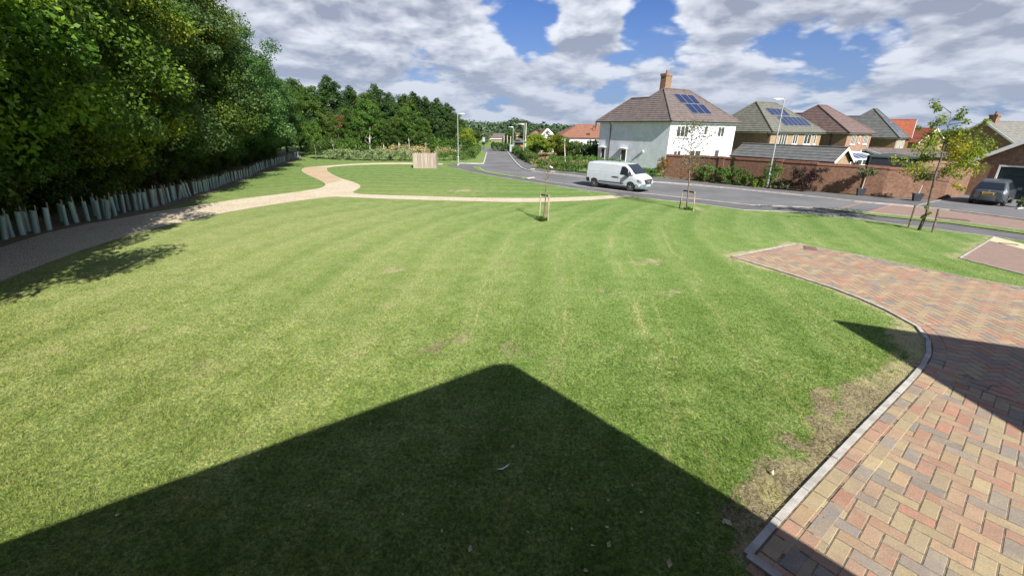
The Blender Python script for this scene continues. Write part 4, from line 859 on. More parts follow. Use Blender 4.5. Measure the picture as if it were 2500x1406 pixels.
# scrub field
cs = [(*G(random.uniform(1300, 1560), random.uniform(378, 402))[:2], .25) for _ in range(900)]
co, lv = leaves(cs, .55, 26, .2, .6, up=.8); tag(npmesh('dry_grass', co, 4, straw, {'lv': lv}), 'long dry brown grass of the scrub field right of the road', 'dry grass', kind='stuff')
for i, (px, pb, pt, w_, m_, lb) in enumerate([(1314, 385, 326, 1.3, fD, 'yellow-orange tree in front of the red roofed building'), (1350, 386, 326, 1.2, fD, 'yellow-green tree right of the yellow-orange one before the red roofed building')]):
    put(m_, px, pt, 62+3*i, lb, 'yellow trees in the scrub field', 1.5)
for px, h_, Y, lb in ((1373, 2.8, 66, 'olive green bush at the left corner of the white walled building'), (1395, 2.4, 64, 'dark bush left in the row before the white walled building'), (1415, 2.5, 66, 'dark bush second in the row before the white walled building'), (1432, 2.2, 62, 'round bush in the middle of the row before the white walled building'), (1448, 2.6, 66, 'tall bush fourth in the row before the white walled building'), (1462, 2.4, 60, 'last bush before the corner of the white house')):
    g = P3(px, 385, Y); t = shrub(lb, px, 390, 3.0, h_, leaf_mid if px % 2 else leaf_dark, 40, 90, .17); t.location = (g.x, Y, 0); t['group'] = 'bushes before the white walled building'
for i, (px, pb, pt, lb) in enumerate([(1350, 384, 362, 'leftmost'), (1398, 388, 364, 'second'), (1410, 378, 357, 'third'), (1432, 377, 357, 'fourth'), (1455, 377, 363, 'fifth'), (1461, 392, 361, 'sixth')]):
    g = G(px, pb); tp = P3(px+(2 if i % 2 else 5), pt, g.y); b = MB(); b.tube([(0, 0, 0), (tp.x-g.x, 0, tp.z)], .05, 6); o = b.build('field_post', bark_pale); o.location = (g.x, g.y, 0); tag(o, f"pale slanting post in the scrub field, {lb} from the left", 'post', 'pale posts in the scrub field')
sapling('young_tree', 'white stemmed sapling staked between the two green hedge rows', (1379, 404), (1379, 335), .6, 8, 6, .1, leaf_mid, bark_pale, .09, .75)
stakes('pair of pale stakes holding the white stemmed sapling between the hedges', ((1375.5, 405), (1382, 405)), ((1376.5, 388), (1382.5, 388)), True, r=.04)
# ---- far trees and woodland
def farput(px, ptop, Y, pr, lb, ws=1.0, gr='far trees beyond the road junction'):
    pt = P3(px, ptop, Y); s = pt.z/base_h[id(pr)]; o = dup(pr, (pt.x, Y, 0), random.uniform(0, 6), (s*ws, s*ws, s), lb); o['group'] = gr; return o
farput(1166, 318, 125, fB, 'drooping green willow left of the silvery tree beyond the junction', 1.5)
fE = make_tree('silver_tree', 'silvery white-green tree beyond the junction, left of the brown roof', 10, 1.0, 2.0, 50, 120, .3, leaf_silver, bark_pale, trunk_r=.12, shape='up', cl_r=.8, seed=21); fE.location = (P3(1187, 365, 120).x, 120, 0); fE.scale = (.62, .62, P3(1187, 307, 120).z/10.6)
farput(1250, 317, 112, fB, 'green tree between the brown roofed house and the lamp post', 1.2); farput(1236, 325, 116, fA, 'dark tree in front of the brown roofed house', 1.4)
farput(1205, 345, 118, fB, 'low pale tree at the corner of the brown roofed house', 1.5)
farput(1225, 350, 108, fB, 'low bushy tree in front of the brown roofed house', 1.6); farput(1180, 345, 112, fA, 'dark bushy tree under the silvery one', 1.7); farput(1150, 330, 118, fB, 'green tree directly left of the drooping willow', 1.5)
farput(1275, 322, 150, fA, 'dark tree behind the small brick building', 2.0); farput(1295, 327, 150, fB, 'green tree behind the far lamp posts', 2.0)
def woodland(name, label, px0, px1, Y0, Y1, toppx, n, cr, per, ls, jit=6):
    cs, rs = [], []
    for i in range(n):
        px = random.uniform(px0, px1); Y = random.uniform(Y0, Y1); tp = np.interp(px, [q[0] for q in toppx], [q[1] for q in toppx])
        top = P3(px, tp, Y).z-cr*.7+random.uniform(-jit, 1)*.25; z = top-abs(random.gauss(0, 1))*4 if random.random() < .6 else random.uniform(0, max(top, 1)); x = P3(px, 320, Y).x
        cs.append((x, Y, max(z, .5))); rs.append(cr*random.uniform(.5, 1.25))
    co, lv = leaves(cs, rs, per, ls, .9); tag(npmesh(name, co, 4, leaf_far, {'lv': lv}), label, 'woodland', kind='stuff')
woodland('distant_woodland', 'blue-green wooded ridge on the horizon', 1080, 2560, 480, 620, [(1080, 292), (1130, 294), (1160, 297), (1230, 299.5), (1300, 300), (1330, 302), (1380, 307), (1450, 309), (1800, 317), (2560, 325)], 2600, 7, 34, 3.4)
woodland('conifer_wood', 'darker hump of conifer wood in the middle distance', 1222, 1300, 250, 300, [(1222, 306), (1235, 296), (1255, 291), (1275, 290.5), (1290, 297), (1300, 304)], 420, 3.2, 60, 1.4)
woodland('mid_woodland', 'green tree belt beyond the far houses', 1110, 1440, 170, 230, [(1110, 306), (1150, 309), (1190, 315), (1230, 312), (1290, 309), (1330, 317), (1440, 318)], 900, 2.6, 60, 1.0)
woodland('mid_woodland', 'dark tree belt behind the houses at right', 1700, 2560, 150, 190, [(1700, 322), (2100, 326), (2560, 333)], 500, 2.6, 50, 1.1)
# ================================================================== BUILDINGS
def clipz(poly, z0, z1):
    def half(P, f):
        out = []
        for a, c in zip(P, P[1:]+P[:1]):
            fa, fc = f(a), f(c)
            if fa >= 0: out.append(a)
            if (fa >= 0) != (fc >= 0): out.append(a.lerp(c, fa/(fa-fc)))
        return out
    P = half(poly, lambda q: q.z-z0)
    return half(P, lambda q: z1-q.z) if len(P) > 2 else []
def tiled(b, poly, step=.215, lift=.035):
    poly = [Vector(q) for q in poly]; n = (poly[1]-poly[0]).cross(poly[2]-poly[1]).normalized()
    if n.z < 0: n = -n
    z0, z1 = min(q.z for q in poly), max(q.z for q in poly); k_ = max(1, round((z1-z0)/step)); dz_ = (z1-z0)/k_
    for i in range(k_):
        a, c = z0+i*dz_, z0+(i+1)*dz_; P = clipz(poly, a-1e-5, c+1e-5)
        if len(P) < 3: continue
        Q = [q+n*(lift if q.z < a+dz_*.3 else 0.004) for q in P]; b.quad(*Q)
        low = [q for q in P if q.z < a+dz_*.3]
        if len(low) >= 2:
            low.sort(key=lambda q: (q.x, q.y)); b.quad(low[0], low[-1], low[-1]+n*lift, low[0]+n*lift)
def window(par, p, axis, w_, h_, panes=2, nrm=None, sillm=None, frame=.07, depth=.05, name='window', gm=None):
    """window lying on a wall: p lower-left corner, axis unit vector along the wall, nrm outward"""
    p, axis, nrm = Vector(p), Vector(axis), Vector(nrm); rot = Matrix((axis, nrm, Vector((0, 0, 1)))).transposed(); b = MB()
    def bx(u0, u1, z0, z1, d0, d1, mb): mb.box(p+axis*(u0+u1)/2+Vector((0, 0, (z0+z1)/2))+nrm*(d0+d1)/2, (u1-u0, d1-d0, z1-z0), rot)
    bx(0, frame, 0, h_, .004, depth, b); bx(w_-frame, w_, 0, h_, .004, depth, b); bx(frame, w_-frame, 0, frame, .004, depth, b); bx(frame, w_-frame, h_-frame, h_, .004, depth, b)
    for i in range(1, panes): u = w_*i/panes; bx(u-frame*.6, u+frame*.6, frame, h_-frame, .004, depth-.002, b)
    f = b.build(name, white, par); b = MB(); bx(frame*.8, w_-frame*.8, frame*.8, h_-frame*.8, .006, depth*.45, b); b.build('pane', gm or glassd, f)
    b = MB(); bx(-.08, w_+.08, -.09, -.01, .003, depth+.07, b); b.build('sill', sillm or white, f); return f
def house(label, name, E, ez, zb, th, W_, D, xl, xr, yr, rise, wallL, wallF, tilem, ext=None, chim=None, solars=(), wins=(), lwins=(), o=.35, fascia=True, pipe=None, group=None, hipm=None):
    t = thing(name, label, 'house', (E[0], E[1], 0), R_(th), group); h = rise; ez0 = ez
    V3 = lambda x, y, z: Vector((x, y, ez0+z))
    # roof
    b = MB(); A, B_, C_, D_ = V3(0, 0, 0), V3(W_, 0, 0), V3(W_, D, 0), V3(0, D, 0); Rl, Rr = V3(xl, yr, h), V3(xr, yr, h)
    tiled(b, [A, B_, Rr, Rl]); tiled(b, [B_, C_, Rr]); hips = [(A, Rl), (B_, Rr), (Rl, Rr), (C_, Rr)]
    if ext:
        w_, Dt = ext; yq = yr+(D-yr)*(1-w_/xl); zq = h*w_/xl; Q = V3(w_, yq, zq); S = V3(w_, Dt-w_*1.2, zq)
        tiled(b, [A, Rl, Q, S, V3(0, Dt, 0)]); tiled(b, [Q, S, V3(2*w_, Dt, 0), V3(2*w_, D, 0)]); tiled(b, [S, V3(0, Dt, 0), V3(2*w_, Dt, 0)]); tiled(b, [C_, Rr, Rl, Q, V3(2*w_, D, 0)])
        hips += [(Q, S), (S, V3(0, Dt, 0)), (S, V3(2*w_, Dt, 0)), (Rl, Q)]
    else: tiled(b, [A, Rl, D_]); tiled(b, [C_, Rr, Rl, D_]); hips.append((Rl, D_)); Dt = D
    rf = b.build('roof', tilem, t); b = MB()
    for p, q in hips: 
        dd = (q-p); b.tube([p+Vector((0, 0, .04)), q+Vector((0, 0, .05))], .085, 7)
    b.build('ridge_tiles', tilem, rf)
    # walls
    b = MB(); x1, y1 = W_-o, D-o
    if ext: w2 = 2*ext[0]-o; pts = [(o, o), (x1, o), (x1, y1), (w2, y1), (w2, Dt-o), (o, Dt-o)]
    else: pts = [(o, o), (x1, o), (x1, y1), (o, y1)]
    fm = wallF
    n = len(pts); vs = [(p[0], p[1], zb) for p in pts]+[(p[0], p[1], ez+.02) for p in pts]
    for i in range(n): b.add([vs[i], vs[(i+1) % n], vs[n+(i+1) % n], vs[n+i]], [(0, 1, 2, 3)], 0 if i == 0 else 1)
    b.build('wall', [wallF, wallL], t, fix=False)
    # soffit + fascia + gutter
    b = MB(); z = ez
    per = [(0, 0), (W_, 0), (W_, D)]+([(2*ext[0], D), (2*ext[0], Dt), (0, Dt)] if ext else [(0, D)])
    b.prism([(p[0]*.997+.012, p[1]*.997+.012) for p in per], z-.14, z-.012)
    b.build('fascia', white if fascia else darkpl, t); b = MB()
    for p, q in zip(per, per[1:]+per[:1]): b.bar((p[0], p[1], z-.03), (q[0], q[1], z-.03), .11, .10)
    b.build('gutter', darkpl, t)
    if pipe: b = MB(); b.tube([(-.02, pipe, z-.06), (o-.07, pipe, z-.45), (o-.07, pipe, zb)], .05, 8); b.build('downpipe', darkpl, t)
    fx = Vector((1, 0, 0)); fn = Vector((0, -1, 0)); lx = Vector((0, -1, 0)); ln = Vector((-1, 0, 0))
    for (x, z, w_, h_, pn) in wins: window(t, (o+x, o, z), fx, w_, h_, pn, fn)
    for (y, z, w_, h_, nm) in lwins: window(t, (o, o+y+w_, z), lx, w_, h_, 1, ln, name=nm)
    slope = Vector((0, yr, h)); sl = slope.length; sd = slope.normalized(); nn = Vector((0, -h, yr)).normalized()
    for (x0, s0, cw, ch, nx_, sk) in solars:
        so_ = MB(); fr = MB()
        for i in range(nx_):
            p = V3(0, 0, 0)+sd*s0+Vector((x0+i*(cw+.02), 0, 0))+nn*.09
            fr.add([p-nn*.04, p+fx*cw-nn*.04, p+fx*cw+sd*ch-nn*.04, p+sd*ch-nn*.04, p, p+fx*cw, p+fx*cw+sd*ch, p+sd*ch], [(0, 1, 5, 4), (1, 2, 6, 5), (2, 3, 7, 6), (3, 0, 4, 7), (4, 5, 6, 7)])
            m_ = .03; p2 = p+nn*.004; so_.add([p2+fx*m_+sd*m_, p2+fx*(cw-m_)+sd*m_, p2+fx*(cw-m_)+sd*(ch-m_), p2+fx*m_+sd*(ch-m_)], [(0, 1, 2, 3)])
            sp_ = fr.build('solar_panel', galv, t); so_.build('solar_cells', solar, sp_); so_ = MB(); fr = MB()
    if chim:
        cx_, cy_, cw, cd, zt = chim; b = MB(); b.bb((cx_-cw/2, cy_-cd/2, ez+h-1.2), (cx_+cw/2, cy_+cd/2, zt-.25)); b.bb((cx_-cw/2-.06, cy_-cd/2-.06, zt-.25), (cx_+cw/2+.06, cy_+cd/2+.06, zt)); ch_ = b.build('chimney', brick_chim, t)
        b = MB(); b.tube([(cx_, cy_, zt), (cx_, cy_, zt+.35)], [.15, .12], 10); b.build('chimney_pot', tile_orange, ch_)
    return t
E1 = P3(1640, 296, 46.2)
hw = house('white rendered house with brown hipped roof, brick chimney and six solar panels beside the van', 'white_house', E1, E1.z, -.05, 32, 12.1, 8.8, 3.4, 7.7, 4.4, 3.41, render_w, render_w, tile_brown, ext=(2.5, 11.2),
      chim=(4.0, 4.75, .95, .75, E1.z+3.41+1.55), solars=((4.05, 3.0, 1.12, 1.62, 3, 0), (4.45, 1.3, 1.12, 1.66, 3, 0)),
      wins=((1.0, 3.55, 1.95, 1.12, 3), (5.55, 3.75, .62, .95, 1), (8.05, 3.55, 1.25, 1.12, 2), (1.0, .1, 1.2, 2.1, 2), (3.6, .1, 2.0, 2.1, 2), (8.1, .9, .9, 1.3, 1)),
      lwins=((5.7, .75, .85, 1.3, 'window'), (9.2, .75, .7, 1.35, 'window')), pipe=8.9, fascia=True)
b = MB(); b.tube([(.22, 3.6, 1.95), (.36, 3.6, 1.95)], .13, 12); b.box((.2, 3.6, 2.06), (.16, .28, .05)); b.build('flue_vent', white, hw)
for y in (6.15, 9.55):
    b = MB(); b.box((.12, y+.35, 2.18), (.45, 1.15, .06)); b.build('canopy', white, hw)
E2 = P3(1887.6, 322.5, 52)
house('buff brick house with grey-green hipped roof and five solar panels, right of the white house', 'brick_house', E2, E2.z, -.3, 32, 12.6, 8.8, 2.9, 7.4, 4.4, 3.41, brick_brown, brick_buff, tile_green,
      solars=((3.3, 3.0, 1.05, 1.35, 4, 0), (4.0, 1.1, 1.05, 1.75, 6, 0)),
      wins=((1.9, E2.z-1.45, 1.7, 1.2, 3), (5.0, E2.z-1.4, 1.1, 1.1, 2), (7.7, E2.z-1.45, 1.7, 1.2, 2), (10.2, E2.z-1.45, .5, 1.2, 1)), lwins=((6.0, .6, .7, .9, 'window'),), pipe=.6)
E3 = P3(2075.7, 325, 60)
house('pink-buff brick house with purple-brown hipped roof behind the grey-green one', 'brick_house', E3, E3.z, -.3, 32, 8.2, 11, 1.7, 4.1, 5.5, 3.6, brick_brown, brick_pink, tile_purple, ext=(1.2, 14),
      wins=((1.3, E3.z-1.5, 1.3, 1.25, 3), (3.6, E3.z-1.3, .45, .9, 1), (5.2, E3.z-1.5, 1.3, 1.25, 3)), pipe=2.2)
E4 = P3(2196.7, 337, 64)
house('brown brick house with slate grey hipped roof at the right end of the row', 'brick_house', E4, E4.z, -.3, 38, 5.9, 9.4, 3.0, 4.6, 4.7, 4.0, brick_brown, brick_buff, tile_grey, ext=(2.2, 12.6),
      solars=((2.6, 1.3, .95, 1.75, 2, 0), (2.9, 3.1, .95, 1.5, 1, 0)), wins=((.8, E4.z-1.5, 1.5, 1.25, 4), (3.0, E4.z-1.5, 1.5, 1.25, 4)))
def gable(label, name, p0, th, W_, L_, ez, rise, zb, wallm, gablem, tilem, o=.25, barge=white, cat='house', wins=(), chim=None, step=.215, gutter=True):
    """gabled block. local x along the gable front (width W_), y depth L_, ridge along y; p0 = left eave corner of the gable front"""
    t = thing(name, label, cat, (p0[0], p0[1], 0), R_(th)); b = MB(); m_ = W_/2
    tiled(b, [(0, -o, ez), (0, L_+o, ez), (m_, L_+o, ez+rise), (m_, -o, ez+rise)], step); tiled(b, [(W_, -o, ez), (W_, L_+o, ez), (m_, L_+o, ez+rise), (m_, -o, ez+rise)], step)
    rf = b.build('roof', tilem, t); b = MB(); b.tube([(m_, -o, ez+rise+.04), (m_, L_+o, ez+rise+.04)], .08, 6); b.build('ridge_tiles', tilem, rf)
    b = MB(); wi = .25; k_ = rise/m_
    zr = ez+rise-.09; ze = ez+wi*k_-.09
    b.add([(wi, 0, zb), (W_-wi, 0, zb), (W_-wi, 0, ze), (m_, 0, zr), (wi, 0, ze)], [(0, 1, 2, 3, 4)], 0)
    b.add([(wi, L_, zb), (W_-wi, L_, zb), (W_-wi, L_, ze), (m_, L_, zr), (wi, L_, ze)], [(4, 3, 2, 1, 0)], 1)
    b.add([(wi, 0, zb), (wi, L_, zb), (wi, L_, ze), (wi, 0, ze)], [(0, 1, 2, 3)], 1); b.add([(W_-wi, 0, zb), (W_-wi, L_, zb), (W_-wi, L_, ze), (W_-wi, 0, ze)], [(3, 2, 1, 0)], 1)
    b.build('wall', [gablem, wallm], t, fix=False)
    b = MB()
    for x0 in (0, W_): b.bar((x0, -o-.03, ez-.06), (m_, -o-.03, ez+rise-.06), .05, .2, up=(0, -1, 0) if False else (0, 0, 1))
    b.build('bargeboard', barge, t); b = MB()
    if gutter:
        for x0 in (-.03, W_+.03): b.bar((x0, -o, ez-.04), (x0, L_+o, ez-.04), .1, .09)
        b.build('gutter', darkpl, t)
    for (x, z, w_, h_, pn) in wins: window(t, (x, 0, z), (1, 0, 0), w_, h_, pn, (0, -1, 0))
    if chim:
        cx_, cy_, cw, cd, zt = chim; b = MB(); b.bb((cx_-cw/2, cy_-cd/2, ez+rise-1.4), (cx_+cw/2, cy_+cd/2, zt-.2)); b.bb((cx_-cw/2-.07, cy_-cd/2-.07, zt-.2), (cx_+cw/2+.07, cy_+cd/2+.07, zt)); c_ = b.build('chimney', brick_chim, t)
        b = MB(); b.tube([(cx_, cy_, zt), (cx_, cy_, zt+.4)], [.16, .13], 8); b.build('chimney_pot', tile_orange, c_)
    return t
def gfit(pe0, pe1, pr, Y, th):
    """fit a gable front: left eave px, right eave px, ridge px -> p0, width, eave z, rise"""
    A = P3(*pe0, Y); ux = Vector((math.cos(R_(th)), math.sin(R_(th)), 0))
    best = min((abs(proj(A+ux*(w_/20))[0]-pe1[0]), w_/20) for w_ in range(10, 600))[1]
    q = A+ux*best/2; z = P3(pr[0], pr[1], q.y).z; return A, best, A.z, z-A.z
def proj(v):
    v = Vector(v)-Vector((0, 0, CH)); d_ = v.dot(fwd); return (1250+F*v.dot(cr)/d_, 703-F*v.dot(cu)/d_)
A, w_, ez, rs = gfit((2029, 396), (2078, 400), (2062, 361.5), 37.5, 32)
gable('low grey tiled garage with a white edged brick gable behind the garden wall', 'garage', A, 32, w_, 9.0, ez, rs, -.2, brick_brown, brick_buff, tile_grey, cat='garage')
# conservatory
C0 = P3(2078, 389, 41); t = thing('conservatory', 'white framed conservatory with blue glass roof behind the garden wall', 'conservatory', (C0.x, C0.y, 0), R_(12)); b = MB()
zt = P3(2085, 367, 42.5).z-.25; ze = C0.z; Wc = 3.3
bl, k = newmat('tinted_roof_glass'); k.put(k.b.inputs['Base Color'], (.035, .06, .17)); k.b.inputs['Roughness'].default_value = .12
ra, rb = Vector((.5, 1.6, zt)), Vector((Wc-.6, 1.6, zt)); e0, e1 = Vector((0, 0, ze)), Vector((Wc, 0, ze))
for i in range(6): f = i/5; b.bar(e0.lerp(e1, f), ra.lerp(rb, f), .07, .08)
b.bar(ra+Vector((-.1, 0, .05)), rb+Vector((.1, 0, .05)), .1, .16); b.bar(e0, e1, .14, .14); b.bar(rb, (Wc+1.3, 1.2, ze+.1), .22, .1); b.bar(e1, (Wc, 3, ze), .1, .12); b.tube([rb, rb+Vector((0, 0, .3))], [.05, .03], 6)
for x in (.0, .65, 1.3, 1.95, 2.6, 3.25): b.bar((x, 0, 0), (x, 0, ze), .09, .09, up=(0, 1, 0))
b.bar((0, 0, ze-.5), (Wc, 0, ze-.5), .05, .05); b.build('frame', white, t); b = MB()
b.quad(e0-Vector((0, 0, .02)), e1-Vector((0, 0, .02)), rb-Vector((0, 0, .02)), ra-Vector((0, 0, .02))); b.quad(e1-Vector((0, 0, .02)), (Wc, 3, ze-.02), (Wc-.6, 1.6, zt-.02)); b.build('roof_glass', bl, t)
b = MB(); b.quad((0, .03, 0), (Wc, .03, 0), (Wc, .03, ze-.08), (0, .03, ze-.08)); b.build('glazing', glassd, t)
# dark gazebo
g0, g1 = P3(2127, 380.5, 38), P3(2245, 389, 36.2); t = thing('gazebo', 'dark flat topped gazebo with black side screen behind the garden wall', 'gazebo', (g0.x, g0.y, 0)); d_ = Vector((g1.x-g0.x, g1.y-g0.y, 0)); nrm = Vector((-d_.y, d_.x, 0)).normalized()
gm = mat('gazebo_cover', (.05, .075, .075), (.035, .05, .05), 3, .7)
b = MB(); z = g0.z-.06; P4 = [Vector((0, 0, 0)), d_, d_+nrm*3, nrm*3]; ctr = sum(P4, Vector())/4
b.add([q+Vector((0, 0, z-.06)) for q in P4]+[q+Vector((0, 0, z+.04)) for q in P4]+[ctr+Vector((0, 0, z+.28))], [(0, 1, 5, 4), (1, 2, 6, 5), (2, 3, 7, 6), (3, 0, 4, 7), (4, 5, 8), (5, 6, 8), (6, 7, 8), (7, 4, 8)]); b.build('canopy', gm, t)
b = MB()
for q in P4: b.bar(q+Vector((0, 0, 0)), q+Vector((0, 0, z)), .09, .09, up=(0, 1, 0))
b.build('posts', darkpl, t)['kind'] = 'part' if False else 'part'
b = MB(); b.bar(P4[0]+nrm*.1+Vector((0, 0, z*.52)), P4[1]+nrm*.1+Vector((0, 0, z*.52)), .03, z*.9); b.bar(P4[0]+nrm*3+Vector((0, 0, z*.52)), P4[1]+nrm*2.9+Vector((0, 0, z*.52)), .03, z*.9); b.build('side_screen', mat('black_fabric', (.012, .014, .02), (.018, .02, .03), 2, .9), t)
# brown low garage roof behind
A, w_, ez, rs = gfit((2195, 382), (2300, 397), (2245, 366), 46, -10)
t = gable('low garage with dull brown tiled roof behind the gazebo', 'garage', (A.x, A.y), -58, 5.2, 8.5, ez, rs*.95, -.2, brick_brown, brick_brown, tile_brown, cat='garage')
t.location = (P3(2188, 384, 44).x-1.5, 49.0, 0); t.rotation_euler.z = R_(-80)
# tall orange gabled house with chimney, and red roofed one
A, w_, ez, rs = gfit((2226, 345), (2240, 350), (2240, 292), 80, 62)
gable('orange brick gabled house with red tiles and a chimney rising behind the grey roof', 'gabled_house', P3(2221, 338, 80), 50, 7.2, 11, P3(2221, 338, 80).z, P3(2240, 293, 83).z-P3(2221, 338, 80).z, -1, brick_orange, brick_orange, tile_red, chim=(3.6, 6.5, .9, .9, P3(2228, 279, 86).z))
A = P3(2238, 349, 88)
gable('smaller buff gabled house with dark red roof right of the orange gable', 'gabled_house', A, 18, 8.6, 10, A.z, P3(2282, 314, 90).z-A.z, -1, brick_buff, brick_buff, tile_dkred)
A = P3(2350, 338, 78)
t = gable('red roofed house with chimney behind the leaning tree', 'gabled_house', (A.x, A.y), -62, 7.5, 12, A.z, P3(2380, 310, 80).z-A.z, -1, brick_buff, brick_buff, tile_orange, chim=(3.7, 9.5, .8, .8, P3(2406, 303, 80).z))
t.location = (A.x, A.y+3, 0); t.rotation_euler.z = R_(-84)
A = P3(2405, 352, 58)
t = gable('house with pale grey tiled roof and chimney at the right edge', 'gabled_house', (A.x, A.y), -84, 8, 16, A.z, P3(2430, 297, 61).z-A.z, -1, brick_brown, brick_brown, tile_pale, chim=(4, 1.6, .8, .8, P3(2443, 281, 61).z))
t.location = (A.x, A.y+6, 0); t.rotation_euler.z = R_(-72)
# right garage with green door; gable front faces the camera
Gp = G(2310, 486.0); th = 32; ux = Vector((math.cos(R_(th)), math.sin(R_(th)), 0)); uy = Vector((-ux.y, ux.x, 0))
car_rear = (G(2365, 498)+G(2440, 506))/2
dcen = car_rear+ux*5.0+Vector((.2, -.5, 0))          # door plane centre (gable faces -ux)
apx = proj(Vector((dcen.x, dcen.y, 4.6)))
zz_ap = P3(2490, 341, dcen.y-.6).z; zz_ev = P3(2394, 382, dcen.y+2).z
t = thing('garage', 'brick garage with white edged gable and dark green up-and-over door behind the grey car', 'garage', (dcen.x, dcen.y, 0), R_(th-90))
# local: x along the gable (towards the right of the picture), y into the garage
Wg, hw_ = 6.0, 3.0; ez, rz = 2.45, 4.35
b = MB(); o_ = .3
tiled(b, [(-hw_, -o_, ez), (-hw_, 6, ez), (0, 6, rz), (0, -o_, rz)]); tiled(b, [(hw_, -o_, ez), (hw_, 6, ez), (0, 6, rz), (0, -o_, rz)]); b.build('roof', tile_grey, t)
b = MB(); dw, dh = 1.35, 2.2
for x0, x1 in ((-hw_+.2, -dw), (dw, hw_-.2)): b.add([(x0, 0, 0), (x1, 0, 0), (x1, 0, dh), (x0, 0, dh)], [(0, 1, 2, 3)])
b.add([(-hw_+.2, 0, dh), (hw_-.2, 0, dh), (hw_-.2, 0, ez+.05), (0, 0, rz-.1), (-hw_+.2, 0, ez+.05)], [(0, 1, 2, 3, 4)])
for s in (-1, 1): b.add([(s*(hw_-.2), 0, 0), (s*(hw_-.2), 6, 0), (s*(hw_-.2), 6, ez), (s*(hw_-.2), 0, ez)], [(0, 1, 2, 3)])
b.build('wall', brick_brown, t); b = MB()
for s in (-1, 1): b.bar((s*hw_, -o_-.02, ez-.06), (0, -o_-.02, rz-.06), .05, .24)
b.build('bargeboard', white, t)
gd = mat('green_door', (.022, .045, .05), (.018, .038, .042), 2, .55); b = MB()
b.box((0, .16, 1.1), (2*dw+.1, .03, 2.25))
for i in range(4): b.box((0, .12, .3+i*.52), (2*dw-.1, .04, .49))
for i in range(5): b.box((-1.0+i*.5, .09, 1.95), (.38, .02, .2))
dr = b.build('door', gd, t); b = MB(); b.box((-dw-.04, .0, dh/2), (.1, .12, dh)); b.box((dw+.04, .0, dh/2), (.1, .12, dh)); b.box((0, .0, dh+.04), (2*dw+.2, .12, .1)); b.build('door_frame', white, t)
# asphalt drive in front
strip('driveway', GL([(2240, 505), (2298, 491), (2330, 480), (2400, 470), (2700, 470), (2700, 565), (2500, 536.5), (2320, 513.5)]), .088, asph, 'grey asphalt drive in front of the garage', 'driveway')
edging('kerb', GL([(2480, 514), (2500, 512), (2540, 516)]), .1, .05, .16, kerbm, 'short white kerb corner beside the garage at the right edge')
# ------------------------------------------------------------------ garden wall
W3 = [G(*q) for q in wall_px]; zt = [P3(x, y, g.y).z for (x, y), g in zip(((1632, 389), (1700, 389), (1980, 398), (2087, 404), (2325, 420)), W3)]
print('wall tops', [round(z, 2) for z in zt])
t = thing('garden_wall', 'long red brick garden wall with tiled coping along the far pavement', 'wall', (W3[0].x, W3[0].y, .06)); o0 = Vector((W3[0].x, W3[0].y, 0)); b = MB(); cb = MB(); tb = MB()
hts = [1.92, 1.95, 2.0, 2.0, 1.98]
n_seg = 0
for i in range(4):
    p, q = W3[i]-o0, W3[i+1]-o0; d_ = (q-p).normalized(); h_ = hts[i] if i < 3 else 1.9
    nn = Vector((-d_.y, d_.x, 0)); h0 = [1.93, 1.98, 1.93, 1.88][i]
    b.add([p, q, q+nn*.22, p+nn*.22]+[v+Vector((0, 0, h0)) for v in (p, q, q+nn*.22, p+nn*.22)], [(0, 1, 5, 4), (1, 2, 6, 5), (2, 3, 7, 6), (3, 0, 4, 7), (4, 5, 6, 7)])
    cb.bar(p+nn*.11+Vector((0, 0, h0+.055)), q+nn*.11+Vector((0, 0, h0+.055)), .24, .11); tb.bar(p+nn*.11+Vector((0, 0, h0-.03)), q+nn*.11+Vector((0, 0, h0-.03)), .32, .045)
    L = (q-p).length
    for s in np.arange(3.2 if i != 1 else 2.0, L-.4, 4.6): c_ = p+d_*float(s)+nn*.08; b.box(c_+Vector((0, 0, h0/2)), (.46, .30, h0-.002), math.atan2(d_.y, d_.x)); cb.box(c_+Vector((0, 0, h0+.06)), (.52, .36, .13), math.atan2(d_.y, d_.x))
# return wall towards the garage
p = W3[4]-o0; ret = ux*5.2; d_ = ret.normalized(); nn = Vector((-d_.y, d_.x, 0))
b.add([p+nn*.0, p+ret, p+ret+nn*.22, p+nn*.22]+[v+Vector((0, 0, 1.88)) for v in (p, p+ret, p+ret+nn*.22, p+nn*.22)], [(0, 1, 5, 4), (1, 2, 6, 5), (2, 3, 7, 6), (3, 0, 4, 7), (4, 5, 6, 7)]); cb.bar(p+nn*.11+Vector((0, 0, 1.93)), p+ret+nn*.11+Vector((0, 0, 1.93)), .24, .11)
b.build('brickwork', brick_red, t); cb.build('coping', coping, t); tb.build('tile_course', tile_orange, t)
# ------------------------------------------------------------------ far buildings
A = P3(1332, 333, 92)   # long red roofed white building
t = thing('red_roofed_building', 'long white walled building with orange-red tiled roof, left of the white house', 'building', (A.x, A.y, 0), R_(2)); pL = lambda px, py, Y: P3(px, py, Y)-Vector((A.x, A.y, 0))
T_ = lambda px, py, Y: P3(px, py, Y)
rb_ = MB(); zE = T_(1364, 336, 84).z; zR = T_(1392, 302.5, 90).z; x0 = T_(1364, 336, 84).x-A.x; x1 = T_(1480, 336, 84).x-A.x+6; y0 = 84-A.y
tiled(rb_, [(x0-.3, y0, zE), (x1, y0, zE), (x1, y0+7, zR), (x0+4.5, y0+7, zR)], .3, .03); tiled(rb_, [(x0-.3, y0, zE), (x0+4.5, y0+7, zR), (x0-.3, y0+14, zE)], .3, .03); tiled(rb_, [(x1, y0+14, zE), (x1, y0+7, zR), (x0+4.5, y0+7, zR), (x0-.3, y0+14, zE)], .3, .03)
